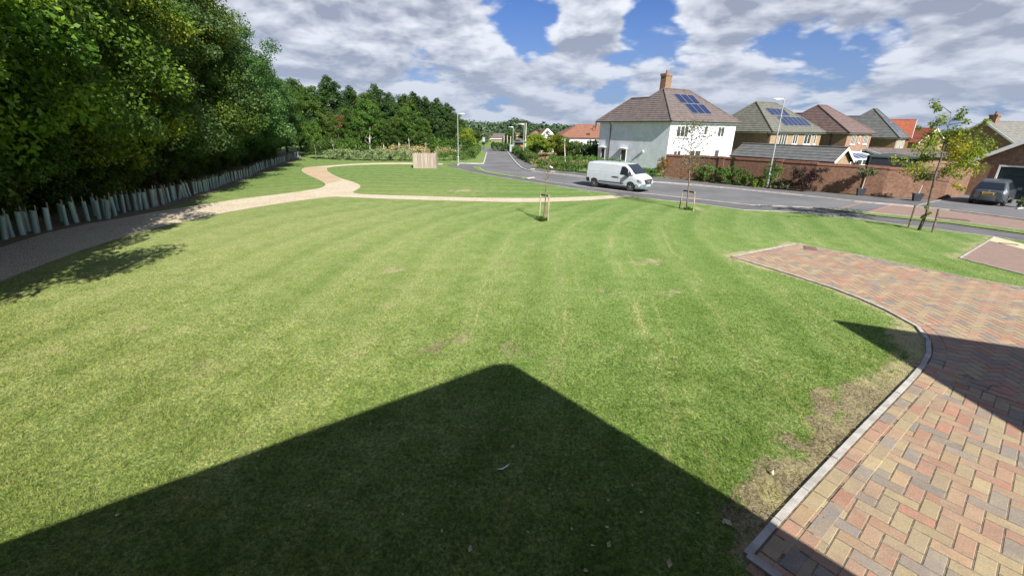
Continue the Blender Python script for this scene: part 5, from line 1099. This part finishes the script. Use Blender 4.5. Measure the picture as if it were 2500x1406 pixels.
gx0, gx1 = T_(1313, 334, 84).x-A.x, T_(1350, 334, 84).x-A.x; gm_ = (gx0+gx1)/2; zg = T_(1333, 315, 84).z
tiled(rb_, [(gx0, y0-.6, zE), (gx0, y0+9, zE), (gm_, y0+9, zg), (gm_, y0-.6, zg)], .3, .03); tiled(rb_, [(gx1+3, y0-.6, zE-.4), (gx1+3, y0+9, zE-.4), (gm_, y0+9, zg), (gm_, y0-.6, zg)], .3, .03)
rb_.build('roof', tile_orange, t); b = MB(); b.bb((x0, y0+.4, 0), (x1, y0+13, zE)); b.add([(gx0+.4, y0, 0), (gx1, y0, 0), (gx1, y0, zE), (gm_, y0, zg-.1), (gx0+.4, y0, zE)], [(0, 1, 2, 3, 4)]); b.bb((gx0+.4, y0+.02, 0), (gx1, y0+8, zE-.02)); b.build('wall', render_w, t)
b = MB(); b.bar((gx0, y0-.65, zE-.05), (gm_, y0-.65, zg-.02), .1, .28); b.bar((gx1+.4, y0-.65, zE-.1), (gm_, y0-.65, zg-.02), .1, .28); b.build('bargeboard', white, t)
for fx_, ww in ((.34, 1.6), (.18, 1.2), (.6, 1.2)): window(t, (x0+(x1-x0)*fx_, y0+.4, .9), (1, 0, 0), ww, 1.3, 3, (0, -1, 0))
b = MB(); q = pL(1452, 312, 87); b.bar((q.x, 87-A.y, zE+1.4), (q.x, 87-A.y, zR+.5), .12, .12, up=(0, 1, 0)); q2 = pL(1456, 305, 89); b.bar((q2.x, 89-A.y, zE+2), (q2.x, 89-A.y, zR+.7), .12, .12, up=(0, 1, 0)); b.bar((q.x, 87-A.y, zE+2.4), (q2.x, 89-A.y, zE+2.6), .1, .1); b.build('vent_pipe', darkpl, t)
b = MB(); q = pL(1434, 329, 85.5); b.box((q.x, q.y+A.y-A.y, q.z+.05), (.6, .5, .35)); b.build('roof_vent', darkpl, t)
def hiphouse(label, name, px0, px1, pye, pyr, Y, dep, wallm, tilem, rx=.25, rot=0):
    a, c = P3(px0, pye, Y), P3(px1, pye, Y); w_ = c.x-a.x; ez = a.z; rz = P3((px0+px1)/2, pyr, Y+dep/2).z; t = thing(name, label, 'building', (a.x, Y, 0), R_(rot)); b = MB(); h = dep/2
    A_, B_, C_, D_ = Vector((0, 0, ez)), Vector((w_, 0, ez)), Vector((w_, dep, ez)), Vector((0, dep, ez)); R1, R2 = Vector((w_*rx, h, rz)), Vector((w_*(1-rx), h, rz))
    for P_ in ([A_, B_, R2, R1], [B_, C_, R2], [C_, D_, R1, R2], [D_, A_, R1]): tiled(b, P_, .3, .03)
    b.build('roof', tilem, t); b = MB(); b.bb((.4, .4, 0), (w_-.4, dep-.4, ez)); b.build('wall', wallm, t); b = MB(); b.bb((.0, -.02, ez-.16), (w_, .05, ez)); b.build('fascia', white if name == 'bungalow' else darkpl, t)
    return t
t = hiphouse('small brick pump building with grey pyramid roof behind the far lamp posts', 'brick_outbuilding', 1252, 1284, 347.5, 338, 88, 4.5, brick_orange, tile_grey, .4)
b = MB(); b.bb((.5, .3, 0), (1.5, .45, 2.0)); b.build('door', darkpl, t)
hiphouse('bungalow with brown hipped roof partly hidden by trees beyond the junction', 'bungalow', 1196, 1240, 339, 326, 140, 9, brick_buff, tile_brown, .18)
hiphouse('low brown roofed bungalow beyond the far lamp posts', 'bungalow', 1252, 1282, 332, 325, 165, 9, brick_brown, tile_orange, .2)
hiphouse('small orange roofed house seen above the yellow tree', 'bungalow', 1296, 1322, 330, 320, 150, 8, brick_buff, tile_orange, .4)
# ------------------------------------------------------------------ slatted wooden bin
a, c = G(1009.5, 411), G(1065, 411.5); zt_ = P3(1008, 375.5, a.y).z; t = thing('wooden_enclosure', 'square enclosure of weathered upright boards on the lawn before the long hedge', 'wooden enclosure', (a.x, a.y, 0), math.atan2(c.y-a.y, c.x-a.x)); L_ = (c-a).length; b = MB(); n_ = 22
wb, k = newmat('weathered_boards'); k.put(k.b.inputs['Base Color'], k.mix(k.rng(k.noise(k.map(k.objc(), (9, 9, .5)), 1, 4, .6), .3, .7), (.20, .165, .135), (.40, .335, .275))); k.b.inputs['Roughness'].default_value = .9
def boards(name, p, q, n_):
    b = MB(); p, q = Vector(p), Vector(q)
    for i in range(n_):
        f0, f1 = (i+.04)/n_, (i+.96)/n_; h_ = zt_+random.uniform(-.04, .05); m_ = p.lerp(q, (f0+f1)/2); b.box(m_+Vector((0, 0, h_/2)), ((q-p).length*(f1-f0), .022, h_), math.atan2(q.y-p.y, q.x-p.x))
    b.build(name, wb, t)
boards('front_boards', (0, 0, 0), (L_, 0, 0), n_); boards('back_boards', (0, 1.6, 0), (L_, 1.6, 0), n_); boards('side_boards', (0, .02, 0), (0, 1.58, 0), 14); boards('side_boards', (L_, .02, 0), (L_, 1.58, 0), 14)
b = MB(); 
for z in (.35, zt_-.3): b.bar((0, .04, z), (L_, .04, z), .04, .08); b.bar((0, 1.56, z), (L_, 1.56, z), .04, .08)
b.build('rail', wood, t)
# ------------------------------------------------------------------ lamp posts and far street furniture
def lamp(label, bpx, tpx, armdir, headw=.75, r=.06, two=False, group=None):
    g = G(*bpx); tp = P3(*tpx, g.y); t = thing('lamp_post', label, 'lamp post', (g.x, g.y, 0), group=group); H_ = tp.z; dx = tp.x-g.x
    b = MB(); b.tube([(0, 0, 0), (dx*.16, 0, H_*.17), (dx*.165, 0, H_*.18), (dx, 0, H_)], [r*1.35, r*1.3, r*.85, r*.6], 10); b.build('post', galv, t, smooth=False)
    b = MB(); a = Vector((math.cos(armdir), math.sin(armdir), 0)); e = Vector((dx, 0, H_))
    b.bar(e-a*.08, e+a*.2, .06, .06); pr_ = [(0, .09, .04), (.25, .16, .05), (headw*.8, .13, .04), (headw, .05, .02)]
    nn = Vector((-a.y, a.x, 0)); vs = []
    for (s, wd_, hh) in pr_: q = e+a*(s+.1)+Vector((0, 0, .03)); vs += [q+nn*wd_-Vector((0, 0, hh)), q-nn*wd_-Vector((0, 0, hh)), q-nn*wd_*.6+Vector((0, 0, hh)), q+nn*wd_*.6+Vector((0, 0, hh))]
    fs = [(0, 1, 2, 3), (12, 13, 14, 15)]+[(i*4+j, i*4+(j+1) % 4, i*4+4+(j+1) % 4, i*4+4+j) for i in range(3) for j in range(4)]
    b.add(vs, fs); b.tube([e+Vector((0, 0, .05)), e+Vector((0, 0, .14))], .04, 6); b.build('lamp_head', galv, t); return t
lamp('grey lamp post at the end of the lawn near the wooden enclosure', (1119, 404), (1117.3, 278.5), R_(0), .7)
lamp('grey leaning lamp post in front of the brick wall at right', (1871.5, 460), (1915, 243.5), R_(180), .75, .07)
lamp('pale lamp post on the far pavement, right one of the far pair', (1277, 387.5), (1280, 304), R_(180), .8, .07)
lamp('pale lamp post beside the cabinet, left one of the far pair', (1252, 370), (1253, 311), R_(180), .9, .08)
g = P3(1283, 330, 105); b = MB(); b.tube([(0, 0, 0), (.1, 0, P3(1285, 301, 105).z)], [.13, .09], 8); o = b.build('telegraph_pole', bark_pale); o.location = (g.x, 105, 0); tag(o, 'pale wooden pole rising behind the far pair of lamp posts', 'pole')
g = G(1249, 371.5); b = MB(); b.box((0, 0, .6), (.7, .45, 1.2)); b.box((0, 0, 1.23), (.78, .52, .06)); o = b.build('utility_cabinet', galv); o.location = (g.x, g.y, .05); tag(o, 'grey utility cabinet at the foot of the left far lamp post', 'cabinet')
g = G(1181.5, 365); t = thing('bollard_sign', 'grey sign post standing at the far junction', 'sign', (g.x, g.y, 0)); b = MB(); b.tube([(0, 0, 0), (0, 0, 2.3)], .05, 8); b.build('post', darkpl, t); b = MB(); b.box((0, -.06, 1.9), (.5, .03, .85)); b.build('panel', galv, t)
# small tree stems on far verge with guards
for px, pb, pt in ((1230, 362.5, 345), (1238, 361, 350), (1246, 367, 344)):
    g = G(px, pb); b = MB(); b.tube([(0, 0, 0), (.05, 0, 2.6)], .07, 6); o = b.build('tree_stake', bark_pale); o.location = (g.x, g.y, 0); tag(o, {1230: 'pale stake left of the far cabinet', 1238: 'short pale stake midway between the junction and the cabinet', 1246: 'thin pale stake directly left of the far cabinet'}[px], 'stake')
# ================================================================== VEHICLES
def paint(name, col, rough=.3, metal=0):
    m, k = newmat(name); n = k.noise(k.objc(), 2.5, 4)
    k.put(k.b.inputs['Base Color'], k.mix(k.rng(n, .3, .7, 0, .5), col, tuple(c*.88 for c in col))); k.b.inputs['Roughness'].default_value = rough; k.b.inputs['Metallic'].default_value = metal; k.b.inputs['Coat Weight'].default_value = .5; k.b.inputs['Coat Roughness'].default_value = .08; return m
tyrem = mat('tyre', (.03, .03, .03), (.045, .043, .04), 8, .85); alloy = mat('alloy', (.5, .5, .52), (.35, .35, .37), 6, .35, metal=.6); dkglass, k = newmat('car_glass'); k.put(k.b.inputs['Base Color'], (.02, .026, .032)); k.b.inputs['Roughness'].default_value = .05; k.b.inputs['Specular IOR Level'].default_value = .8
redl = mat('tail_light', (.45, .012, .015), (.3, .01, .01), 12, .2); clearl = mat('headlamp', (.42, .44, .46), (.16, .17, .19), 9, .12, metal=.4); platey = mat('plate_yellow', (.75, .5, .03), (.7, .46, .03), 3, .5); black = mat('black_trim', (.02, .02, .022), (.03, .03, .032), 5, .55)
class Body:
    """lofted car body: stations (x, zb, zbelt, ztop, w, wt)"""
    def __init__(s, st): s.st = st
    def at(s, x):
        X = [q[0] for q in s.st]; return [float(np.interp(x, X, [q[i] for q in s.st])) for i in range(1, 6)]
    def prof(s, x):
        zb, zl, zt, w, wt = s.at(x); zl = min(zl, zt-.10)
        return [(0, zb), (w-.10, zb), (w-.02, zb+.10), (w, zb+(zl-zb)*.42), (w-.005, zb+(zl-zb)*.8), (w-.03, zl), (wt+.04, zt-.12 if zt-.12 > zl else zl+.02), (wt, zt-.045), (wt-.10, zt), (wt*.5, zt+.015), (0, zt+.02)]
    def y_at(s, x, z):
        P = s.prof(x)[1:-2]; zs = [q[1] for q in P]; ys = [q[0] for q in P]; return float(np.interp(z, zs, ys))
    def mesh(s, xs):
        b = MB(); n = 0; rows = []
        for x in xs:
            P = s.prof(x); full = [(-y, z) for y, z in P[::-1]]+[(y, z) for y, z in P[1:-1]]
            rows.append([(x, y, z) for y, z in full])
        n = len(rows[0]); vs = [v for r in rows for v in r]; fs = []
        for i in range(len(rows)-1):
            for j in range(n): fs.append((i*n+j, i*n+(j+1) % n, (i+1)*n+(j+1) % n, (i+1)*n+j))
        fs.append(tuple(range(n))[::-1]); fs.append(tuple((len(rows)-1)*n+j for j in range(n))); b.add(vs, fs); return b
    def patch(s, poly, side, off=.006, n=10):
        """polygon in (x,z) laid onto the side of the body, as a thin curved sheet"""
        import mathutils
        b = MB(); xs_ = [p[0] for p in poly]; zs_ = [p[1] for p in poly]; x0, x1 = min(xs_), max(xs_)
        cols = []
        for i in range(n+1):
            x = x0+(x1-x0)*i/n; x = min(max(x, x0+1e-4), x1-1e-4); hit = []
            for (a, c), (e, g_) in zip(poly, poly[1:]+poly[:1]):
                if (a <= x <= e) or (e <= x <= a):
                    if abs(e-a) > 1e-9: hit.append(c+(g_-c)*(x-a)/(e-a))
            cols.append((x, min(hit), max(hit)))
        m_ = 6; vs = []
        for x, lo, hi in cols:
            for j in range(m_+1): z = lo+(hi-lo)*j/m_; vs.append((x, side*(s.y_at(x, z)+off), z))
        fs = [(i*(m_+1)+j, (i+1)*(m_+1)+j, (i+1)*(m_+1)+j+1, i*(m_+1)+j+1) for i in range(n) for j in range(m_)]
        b.add(vs, fs); return b
def boolcut(obj, cutters):
    for c in cutters:
        md = obj.modifiers.new('cut', 'BOOLEAN'); md.operation = 'DIFFERENCE'; md.object = c; md.solver = 'EXACT'
    dg = bpy.context.evaluated_depsgraph_get(); me = bpy.data.meshes.new_from_object(obj.evaluated_get(dg)); obj.modifiers.clear(); obj.data = me
    for c in cutters: bpy.data.objects.remove(c, do_unlink=True)
def wheel(par, x, y, r, side, spokes=5, wd=.21, rimr=.68):
    b = MB(); pr_ = [(0, .55), (0, .93), (.03, 1.0), (wd-.03, 1.0), (wd, .93), (wd, .55)]; n = 24; vs = []
    for (u, q) in pr_:
        for j in range(n): a = 2*math.pi*j/n; vs.append((x+math.cos(a)*r*q, y-side*u, r+math.sin(a)*r*q))
    fs = [(i*n+j, i*n+(j+1) % n, (i+1)*n+(j+1) % n, (i+1)*n+j) for i in range(5) for j in range(n)]; fs.append(tuple(5*n+j for j in range(n)))
    b.add(vs, fs); w_ = b.build('tyre', tyrem, par, smooth=False); b = MB(); yo = y-side*.02
    for j in range(n):
        a, c = 2*math.pi*j/n, 2*math.pi*(j+1)/n; R1, R2 = r*rimr, r*(rimr-.07)
        b.add([(x+math.cos(a)*R1, yo, r+math.sin(a)*R1), (x+math.cos(c)*R1, yo, r+math.sin(c)*R1), (x+math.cos(c)*R2, yo-side*.01, r+math.sin(c)*R2), (x+math.cos(a)*R2, yo-side*.01, r+math.sin(a)*R2)], [(0, 1, 2, 3)])
    for i in range(spokes):
        a = 2*math.pi*i/spokes+.3
        for da in (-.13, .13): b.bar((x+math.cos(a)*.05, yo-side*.01, r+math.sin(a)*.05), (x+math.cos(a+da)*r*(rimr-.03), yo-side*.01, r+math.sin(a+da)*r*(rimr-.03)), .03, .025, up=(0, 1, 0))
    b.tube([(x, yo+side*.005, r), (x, yo-side*.03, r)], .06, 10); b.build('rim', alloy, w_); return w_
# white van ------------------------------------------------------------
vr, vf = G(1448, 457.5), G(1540, 469.3); hd = (vf-vr); va = math.atan2(hd.y, hd.x); wb_ = 3.2; mid = (vr+vf)/2; nl = Vector((-math.sin(va), math.cos(va), 0))
ctr = mid+nl*.90
van = thing('van', 'white panel van parked on the road in front of the white house', 'van', (ctr.x, ctr.y, .02), va)
vw = paint('van_white', (.52, .56, .61), .28)
B = Body([(-2.42, .42, 1.15, 1.30, .86, .74), (-2.40, .40, 1.15, 1.78, .90, .76), (-2.33, .38, 1.15, 1.86, .94, .77), (-2.0, .36, 1.15, 1.91, .95, .78), (-1.0, .33, 1.16, 1.93, .95, .79), (.3, .32, 1.15, 1.92, .95, .79), (.95, .32, 1.13, 1.86, .95, .77), (1.15, .32, 1.12, 1.77, .95, .76), (1.45, .32, 1.10, 1.53, .95, .75), (1.75, .31, 1.07, 1.28, .95, .76), (1.86, .3, 1.04, 1.19, .945, .78), (2.05, .3, .98, 1.12, .935, .78), (2.25, .29, .88, 1.02, .91, .76), (2.36, .3, .8, .93, .85, .70), (2.43, .33, .7, .80, .74, .6), (2.46, .38, .6, .66, .64, .5)])
xs_ = sorted(set([q[0] for q in B.st]+[float(v) for v in np.arange(-2.2, 2.3, .2)]))
body = B.mesh(xs_).build('body', vw, van, smooth=False)
cut = []
for x in (-1.62, 1.58):
    b = MB(); n = 28; b.add([(x+math.cos(2*math.pi*j/n)*.395, y, .335+math.sin(2*math.pi*j/n)*.395) for y in (-1.3, -.62) for j in range(n)], [tuple(range(n))[::-1], tuple(range(n, 2*n))]+[(j, (j+1) % n, n+(j+1) % n, n+j) for j in range(n)]); cut.append(b.build('cutter', black, van))
    b = MB(); b.add([(x+math.cos(2*math.pi*j/n)*.395, y, .335+math.sin(2*math.pi*j/n)*.395) for y in (.62, 1.3) for j in range(n)], [tuple(range(n))[::-1], tuple(range(n, 2*n))]+[(j, (j+1) % n, n+(j+1) % n, n+j) for j in range(n)]); cut.append(b.build('cutter', black, van))
bpy.context.view_layer.update(); boolcut(body, cut)
for x in (-1.62, 1.58):
    for s in (-1, 1): wheel(van, x, s*.92, .325, s)
    b = MB(); b.box((x, 0, .42), (.70, 1.2, .5)); b.build('wheel_well', black, van)
for s in (-1, 1):
    B.patch([(.62, 1.14), (.66, 1.66), (.78, 1.73), (1.02, 1.70), (1.62, 1.20), (1.70, 1.10)], s, .008, 16).build('side_window', dkglass, van)
    B.patch([(-1.18, .50), (-1.18, .565), (1.02, .565), (1.02, .50)], s, .018).build('rubbing_strip', black, van)
    B.patch([(-2.2, 1.04), (-2.2, 1.055), (.55, 1.055), (.55, 1.04)], s, .006).build('crease_line', galv, van)
    B.patch([(-2.2, 1.22), (-2.05, 1.72), (.35, 1.78), (.40, 1.20)], s, .010, 12).build('side_panel', vw, van)
    B.patch([(.50, .40), (.50, 1.80), (.512, 1.80), (.512, .40)], s, .007, 2).build('door_seam', galv, van)
    B.patch([(-.62, .40), (-.62, 1.0), (-.61, 1.0), (-.61, .40)], s, .007, 2).build('door_seam', galv, van)
    B.patch([(-2.40, .42), (-2.40, .72), (-2.05, .74), (-2.03, .42)], s, .014, 6).build('rear_bumper_corner', black, van)
    b = MB(); b.box((1.38, s*1.07, 1.20), (.16, .22, .26)); b.bar((1.4, s*.9, 1.14), (1.4, s*1.0, 1.16), .06, .06); b.build('wing_mirror', black, van)
# illegible dark lettering on the near side
b = MB()
for i, (dx, h_) in enumerate(((0, .05), (.10, .10), (.19, .13), (.30, .13), (.40, .12), (.50, .10), (.62, .05))):
    x = -.05+dx; z = .93; b.add([(x-.04, -(B.y_at(x-.04, z)+.011), z-h_/2), (x+.045, -(B.y_at(x+.045, z)+.011), z-h_/2+.01), (x+.045, -(B.y_at(x+.045, z)+.011), z+h_/2), (x-.04, -(B.y_at(x-.04, z)+.011), z+h_/2-.015)], [(0, 1, 2, 3)])
b.build('side_lettering', black, van)
def ysheet(B, pts, wf, mat_, name, par, off=.008, rise=True, n=8):
    b = MB(); vs = []
    for (x, z) in pts:
        w_ = wf(x)
        for j in range(n+1): y = -w_+2*w_*j/n; vs.append((x+off, y, z+off))
    m_ = n+1; b.add(vs, [(i*m_+j, i*m_+j+1, (i+1)*m_+j+1, (i+1)*m_+j) for i in range(len(pts)-1) for j in range(n)]); return b.build(name, mat_, par)
ysheet(B, [(x, B.at(x)[2]+.022) for x in (1.02, 1.15, 1.3, 1.45, 1.6, 1.75, 1.83)], lambda x: B.at(x)[4]-.06+(.05 if x > 1.5 else 0), dkglass, 'windscreen', van, .006)
bumperm = mat('bumper_grey', (.13, .17, .18), (.1, .135, .14), 4, .6)
b = MB(); vs = []; ang = np.linspace(-1, 1, 15)
for z, k_ in ((.25, .97), (.30, 1.0), (.50, 1.01), (.58, .99)):
    for a in ang: vs.append((2.0+(.50*(1-abs(a)**9))*k_, a*.972*k_, z))
n = len(ang); b.add(vs, [(i*n+j, i*n+j+1, (i+1)*n+j+1, (i+1)*n+j) for i in range(3) for j in range(n-1)]); b.add([vs[3*n+j] for j in range(n)]+[(2.0, .9, .58), (2.0, -.9, .58)], [tuple(range(n+2))]); b.build('front_bumper', bumperm, van)
b = MB(); b.add([(2.52, -.36, .60), (2.52, .36, .60), (2.47, .52, .87), (2.47, -.52, .87), (2.40, -.36, .60), (2.40, .36, .60), (2.3, .52, .90), (2.3, -.52, .90)], [(0, 1, 2, 3), (3, 2, 6, 7), (0, 3, 7, 4), (1, 5, 6, 2), (0, 4, 5, 1)]); gr = b.build('grille', black, van)
b = MB(); b.add([(2.535, -.09, .67), (2.535, .09, .67), (2.51, .0, .83)], [(0, 1, 2)]); b.box((2.515, 0, .72), (.012, .6, .018)); b.box((2.505, 0, .79), (.012, .7, .018)); b.build('badge', alloy, gr)
for s in (-1, 1): 
    B.patch([(2.06, .80), (2.12, .93), (2.30, .90), (2.44, .72), (2.44, .60), (2.30, .62)], s, .014, 14).build('headlight', clearl, van)
b = MB(); b.box((2.515, 0, .46), (.012, .52, .115)); pl_ = b.build('number_plate', white, van)
for i in range(7): b = MB(); b.box((2.523, -.19+i*.062+(.02 if i > 3 else 0), .46), (.004, .04, .07)); b.build('plate_character', black, pl_)
b = MB(); b.box((2.30, 0, .93), (.08, 1.3, .03)); b.build('bonnet_trim', black, van)
# grey hatchback ---------------------------------------------------------
ra_, rb2 = G(2361, 497.5), G(2441, 506.5); lat = (rb2-ra_).normalized(); hdv = Vector((-lat.y, lat.x, 0)); ca_ = math.atan2(hdv.y, hdv.x)+R_(5)
cc = (ra_+rb2)/2+hdv*1.15
car = thing('car', 'small grey hatchback with yellow rear number plate parked facing the garage door', 'car', (cc.x, cc.y, .09), ca_)
cg = paint('car_grey', (.085, .098, .112), .28, .3)
C = Body([(-1.80, .42, .72, .84, .62, .54), (-1.77, .33, .74, .90, .70, .60), (-1.70, .28, .80, 1.02, .77, .62), (-1.60, .26, .88, 1.20, .80, .60), (-1.50, .25, .92, 1.38, .815, .58), (-1.38, .24, .94, 1.49, .82, .565), (-1.05, .24, .94, 1.54, .82, .57), (-.3, .24, .94, 1.55, .82, .58), (.2, .24, .91, 1.45, .82, .58), (.55, .24, .90, 1.28, .82, .59), (.95, .24, .88, 1.02, .815, .62), (1.3, .25, .80, .92, .80, .6), (1.6, .28, .68, .78, .72, .52), (1.75, .33, .56, .64, .6, .42)])
xs_ = sorted(set([q[0] for q in C.st]+[float(v) for v in np.arange(-1.2, 1.6, .2)])); cb_ = C.mesh(xs_).build('body', cg, car, smooth=False); cut = []
for x in (-1.15, 1.15):
    for ya, yb in ((-1.2, -.54), (.54, 1.2)):
        b = MB(); n = 24; b.add([(x+math.cos(2*math.pi*j/n)*.335, y, .29+math.sin(2*math.pi*j/n)*.335) for y in (ya, yb) for j in range(n)], [tuple(range(n))[::-1], tuple(range(n, 2*n))]+[(j, (j+1) % n, n+(j+1) % n, n+j) for j in range(n)]); cut.append(b.build('cutter', black, car))
bpy.context.view_layer.update(); boolcut(cb_, cut)
for x in (-1.15, 1.15):
    for s in (-1, 1): wheel(car, x, s*.80, .285, s, 8, .18, .72)
    b = MB(); b.box((x, 0, .36), (.6, 1.05, .4)); b.build('wheel_well', black, car)
for s in (-1, 1):
    C.patch([(-1.30, .96), (-1.15, 1.34), (-.9, 1.38), (-.35, 1.40), (.22, 1.35), (.75, .98), (.80, .94)], s, .007, 16).build('side_window', dkglass, car)
    b = MB(); b.box((.62, s*.95, .96), (.10, .18, .14)); b.bar((.6, s*.8, .92), (.6, s*.9, .94), .05, .05); b.build('wing_mirror', cg, car)
    b = MB(); b.add([(-1.785, s*.52, .66), (-1.73, s*.73, .66), (-1.64, s*.785, .82), (-1.70, s*.66, .89), (-1.755, s*.53, .80)], [(0, 1, 2, 3, 4)]); b.build('tail_light', redl, car)
pts = [(x, z) for x, z in ((-1.665, .98), (-1.62, 1.06), (-1.56, 1.14), (-1.49, 1.24), (-1.43, 1.31), (-1.36, 1.37))]
b = MB(); vs = []
for (x, z) in pts:
    w_ = .60-.10*(z-.98)/.4
    for j in range(9): y = -w_+2*w_*j/8; xs2 = np.interp(z, [q[3]+.02 for q in C.st[:6]], [q[0] for q in C.st[:6]]); vs.append((xs2-.012, y, z+.006))
b.add(vs, [(i*9+j, i*9+j+1, (i+1)*9+j+1, (i+1)*9+j) for i in range(5) for j in range(8)]); b.build('rear_window', dkglass, car)
b = MB(); vs = []; n = 13
for z, k_ in ((.30, .96), (.38, 1.0), (.56, 1.01), (.62, .98)):
    for a in np.linspace(-1, 1, n): vs.append((-1.42-(.42*(1-abs(a)**3))*k_, a*.825*k_, z))
b.add(vs, [(i*n+j, i*n+j+1, (i+1)*n+j+1, (i+1)*n+j) for i in range(3) for j in range(n-1)]); b.add([vs[3*n+j] for j in range(n)]+[(-1.42, .8, .62), (-1.42, -.8, .62)], [tuple(range(n+2))]); b.build('rear_bumper', cg, car)
b = MB(); b.box((-1.812, 0, .73), (.02, .52, .115)); pl_ = b.build('number_plate', platey, car)
for i in range(7): b = MB(); b.box((-1.825, -.19+i*.062, .73), (.004, .036, .07)); b.build('plate_character', black, pl_)
b = MB(); b.box((-1.80, 0, .805), (.04, .62, .03)); b.build('boot_handle', alloy, car); b = MB(); b.tube([(-1.77, 0, .89), (-1.80, 0, .89)], .05, 10); b.build('badge', alloy, car)
# ================================================================== SMALL THINGS ON THE LAWN
lm = mat('dead_leaf', (.72, .68, .52), (.5, .42, .27), 12, .9)
proto = None
for px, py, s in ((1247, 1090, .035), (1138, 1005, .022), (1331, 1086, .02), (1342, 1190, .025), (1545, 1186, .022), (1482, 1222, .025), (1569, 1247, .03), (1478, 1282, .03), (1452, 1330, .035), (1483, 1335, .04), (1145, 1347, .04), (1427, 1386, .035), (1079, 1300, .025), (903, 1035, .025), (751, 1232, .035), (290, 1252, .035), (1292, 1300, .02), (626, 1115, .03), (985, 1258, .02), (1397, 1293, .02), (1788, 1282, .06), (1765, 1278, .03), (1633, 1385, .05), (1700, 1250, .025), (500, 780, .03), (1888, 1160, .04), (1842, 1172, .03)):
    g = G(px, py, .03); b = MB(); a = random.uniform(0, 6.28); vs = [(0, 0, .0), (s*.5, s*.45, .012), (s*1.1, .1*s, .02), (s*.5, -s*.4, .006), (s*.5, 0, -.004)]
    b.add(vs, [(0, 4, 1), (1, 4, 2), (2, 4, 3), (3, 4, 0)])
    if proto is None: proto = b.build('fallen_leaf', lm); o = proto
    else: o = proto.copy(); COL.objects.link(o)
    o.location = g; o.rotation_euler = (random.uniform(-.3, .3), random.uniform(-.3, .3), a); o.scale = (s/.035*1.5,)*3
    tag(o, 'small pale dry leaf lying on the grass near the bottom of the picture', 'leaf', 'dry leaves scattered on the near grass')
g = G(1230, 1142, .035); b = MB(); b.add([(-.06, -.012, 0), (-.01, -.02, .006), (.03, 0, .02), (.055, .035, .03), (.035, .03, .012), (-.01, .0, .0)], [(0, 1, 5), (1, 2, 4, 5), (2, 3, 4)]); o = b.build('paper_scrap', white); o.location = g; o.scale = (1.7,)*3; tag(o, 'curled white paper scrap on the shaded grass in the middle of the house shadow', 'paper scrap')
# ================================================================== THE HOUSE BEHIND THE CAMERA (its roof throws the foreground shadow)
dh = Vector((-math.sin(SAZ), math.cos(SAZ), 0))/math.tan(SEL)
def above(gpt, z): return Vector((gpt[0], gpt[1], 0))-dh*z+Vector((0, 0, z))
def on_wall(g, y0=-.8):
    z = (y0-g[1])/-dh.y; return Vector((g[0], g[1], 0))-dh*z+Vector((0, 0, z))
ap0, ap1, lg, rg = on_wall(G(1205, 888)), on_wall(G(1250, 888)), on_wall(G(0, 1325)), on_wall(G(1880, 1275))
EL = ap0+(lg-ap0)*1.35; ER = ap1+(rg-ap1)*1.35
t = thing('own_house', 'brick house with tiled roof directly behind the camera', 'house', (0, 0, 0)); bk = Vector((0, -10, 0)); up_ = Vector((0, 0, .0)); b = MB()
b.add([EL, ap0, ap1, ER]+[q+bk for q in (EL, ap0, ap1, ER)]+[q-Vector((0, 0, .16)) for q in (EL, ap0, ap1, ER)], [(0, 1, 5, 4), (1, 2, 6, 5), (2, 3, 7, 6), (0, 8, 9, 1), (1, 9, 10, 2), (2, 10, 11, 3)]); b.build('roof', tile_brown, t)
b = MB(); dn = Vector((0, -.15, -.17)); P_ = [Vector((EL.x+.2, -.95, 0)), Vector((ER.x-.1, -.95, 0)), ER+dn+Vector((-.1, 0, 0)), ap1+dn, ap0+dn, EL+dn+Vector((.2, 0, 0))]; n = 6
b.add(P_+[q+bk*.9 for q in P_], [tuple(range(6)), tuple(range(6, 12))]+[(i, (i+1) % 6, 6+(i+1) % 6, 6+i) for i in range(6)]); b.build('wall', brick_buff, t)
tip, tr_, tl_ = G(2030, 780), G(2500, 850), G(2500, 1060); z = 5.6; T0 = above(tip, z); T1 = above(tip+(tr_-tip)*3.2, z); T2 = above(tip+(Vector((tl_.x, tl_.y, 0))-tip)*3.0, z)
t = thing('neighbour_house', 'brick house outside the picture at the right, throwing the pointed shadow on the drive', 'house', (0, 0, 0)); b = MB(); T3 = T1+(T2-T0)
pk = (T0+T1+T2+T3)/4+Vector((0, 0, 2.0)); b.add([T0, T1, T3, T2, pk], [(0, 1, 4), (1, 2, 4), (2, 3, 4), (3, 0, 4)]); b.build('roof', tile_grey, t)
b = MB(); c_ = (T0+T1+T2+T3)/4; b.prism([((q-c_)*.95+c_)[:2] for q in (T0, T1, T3, T2)], 0, z-.02); b.build('wall', brick_pink, t)
print('objects', len(bpy.data.objects), 'faces', sum(len(m.polygons) for m in bpy.data.meshes))
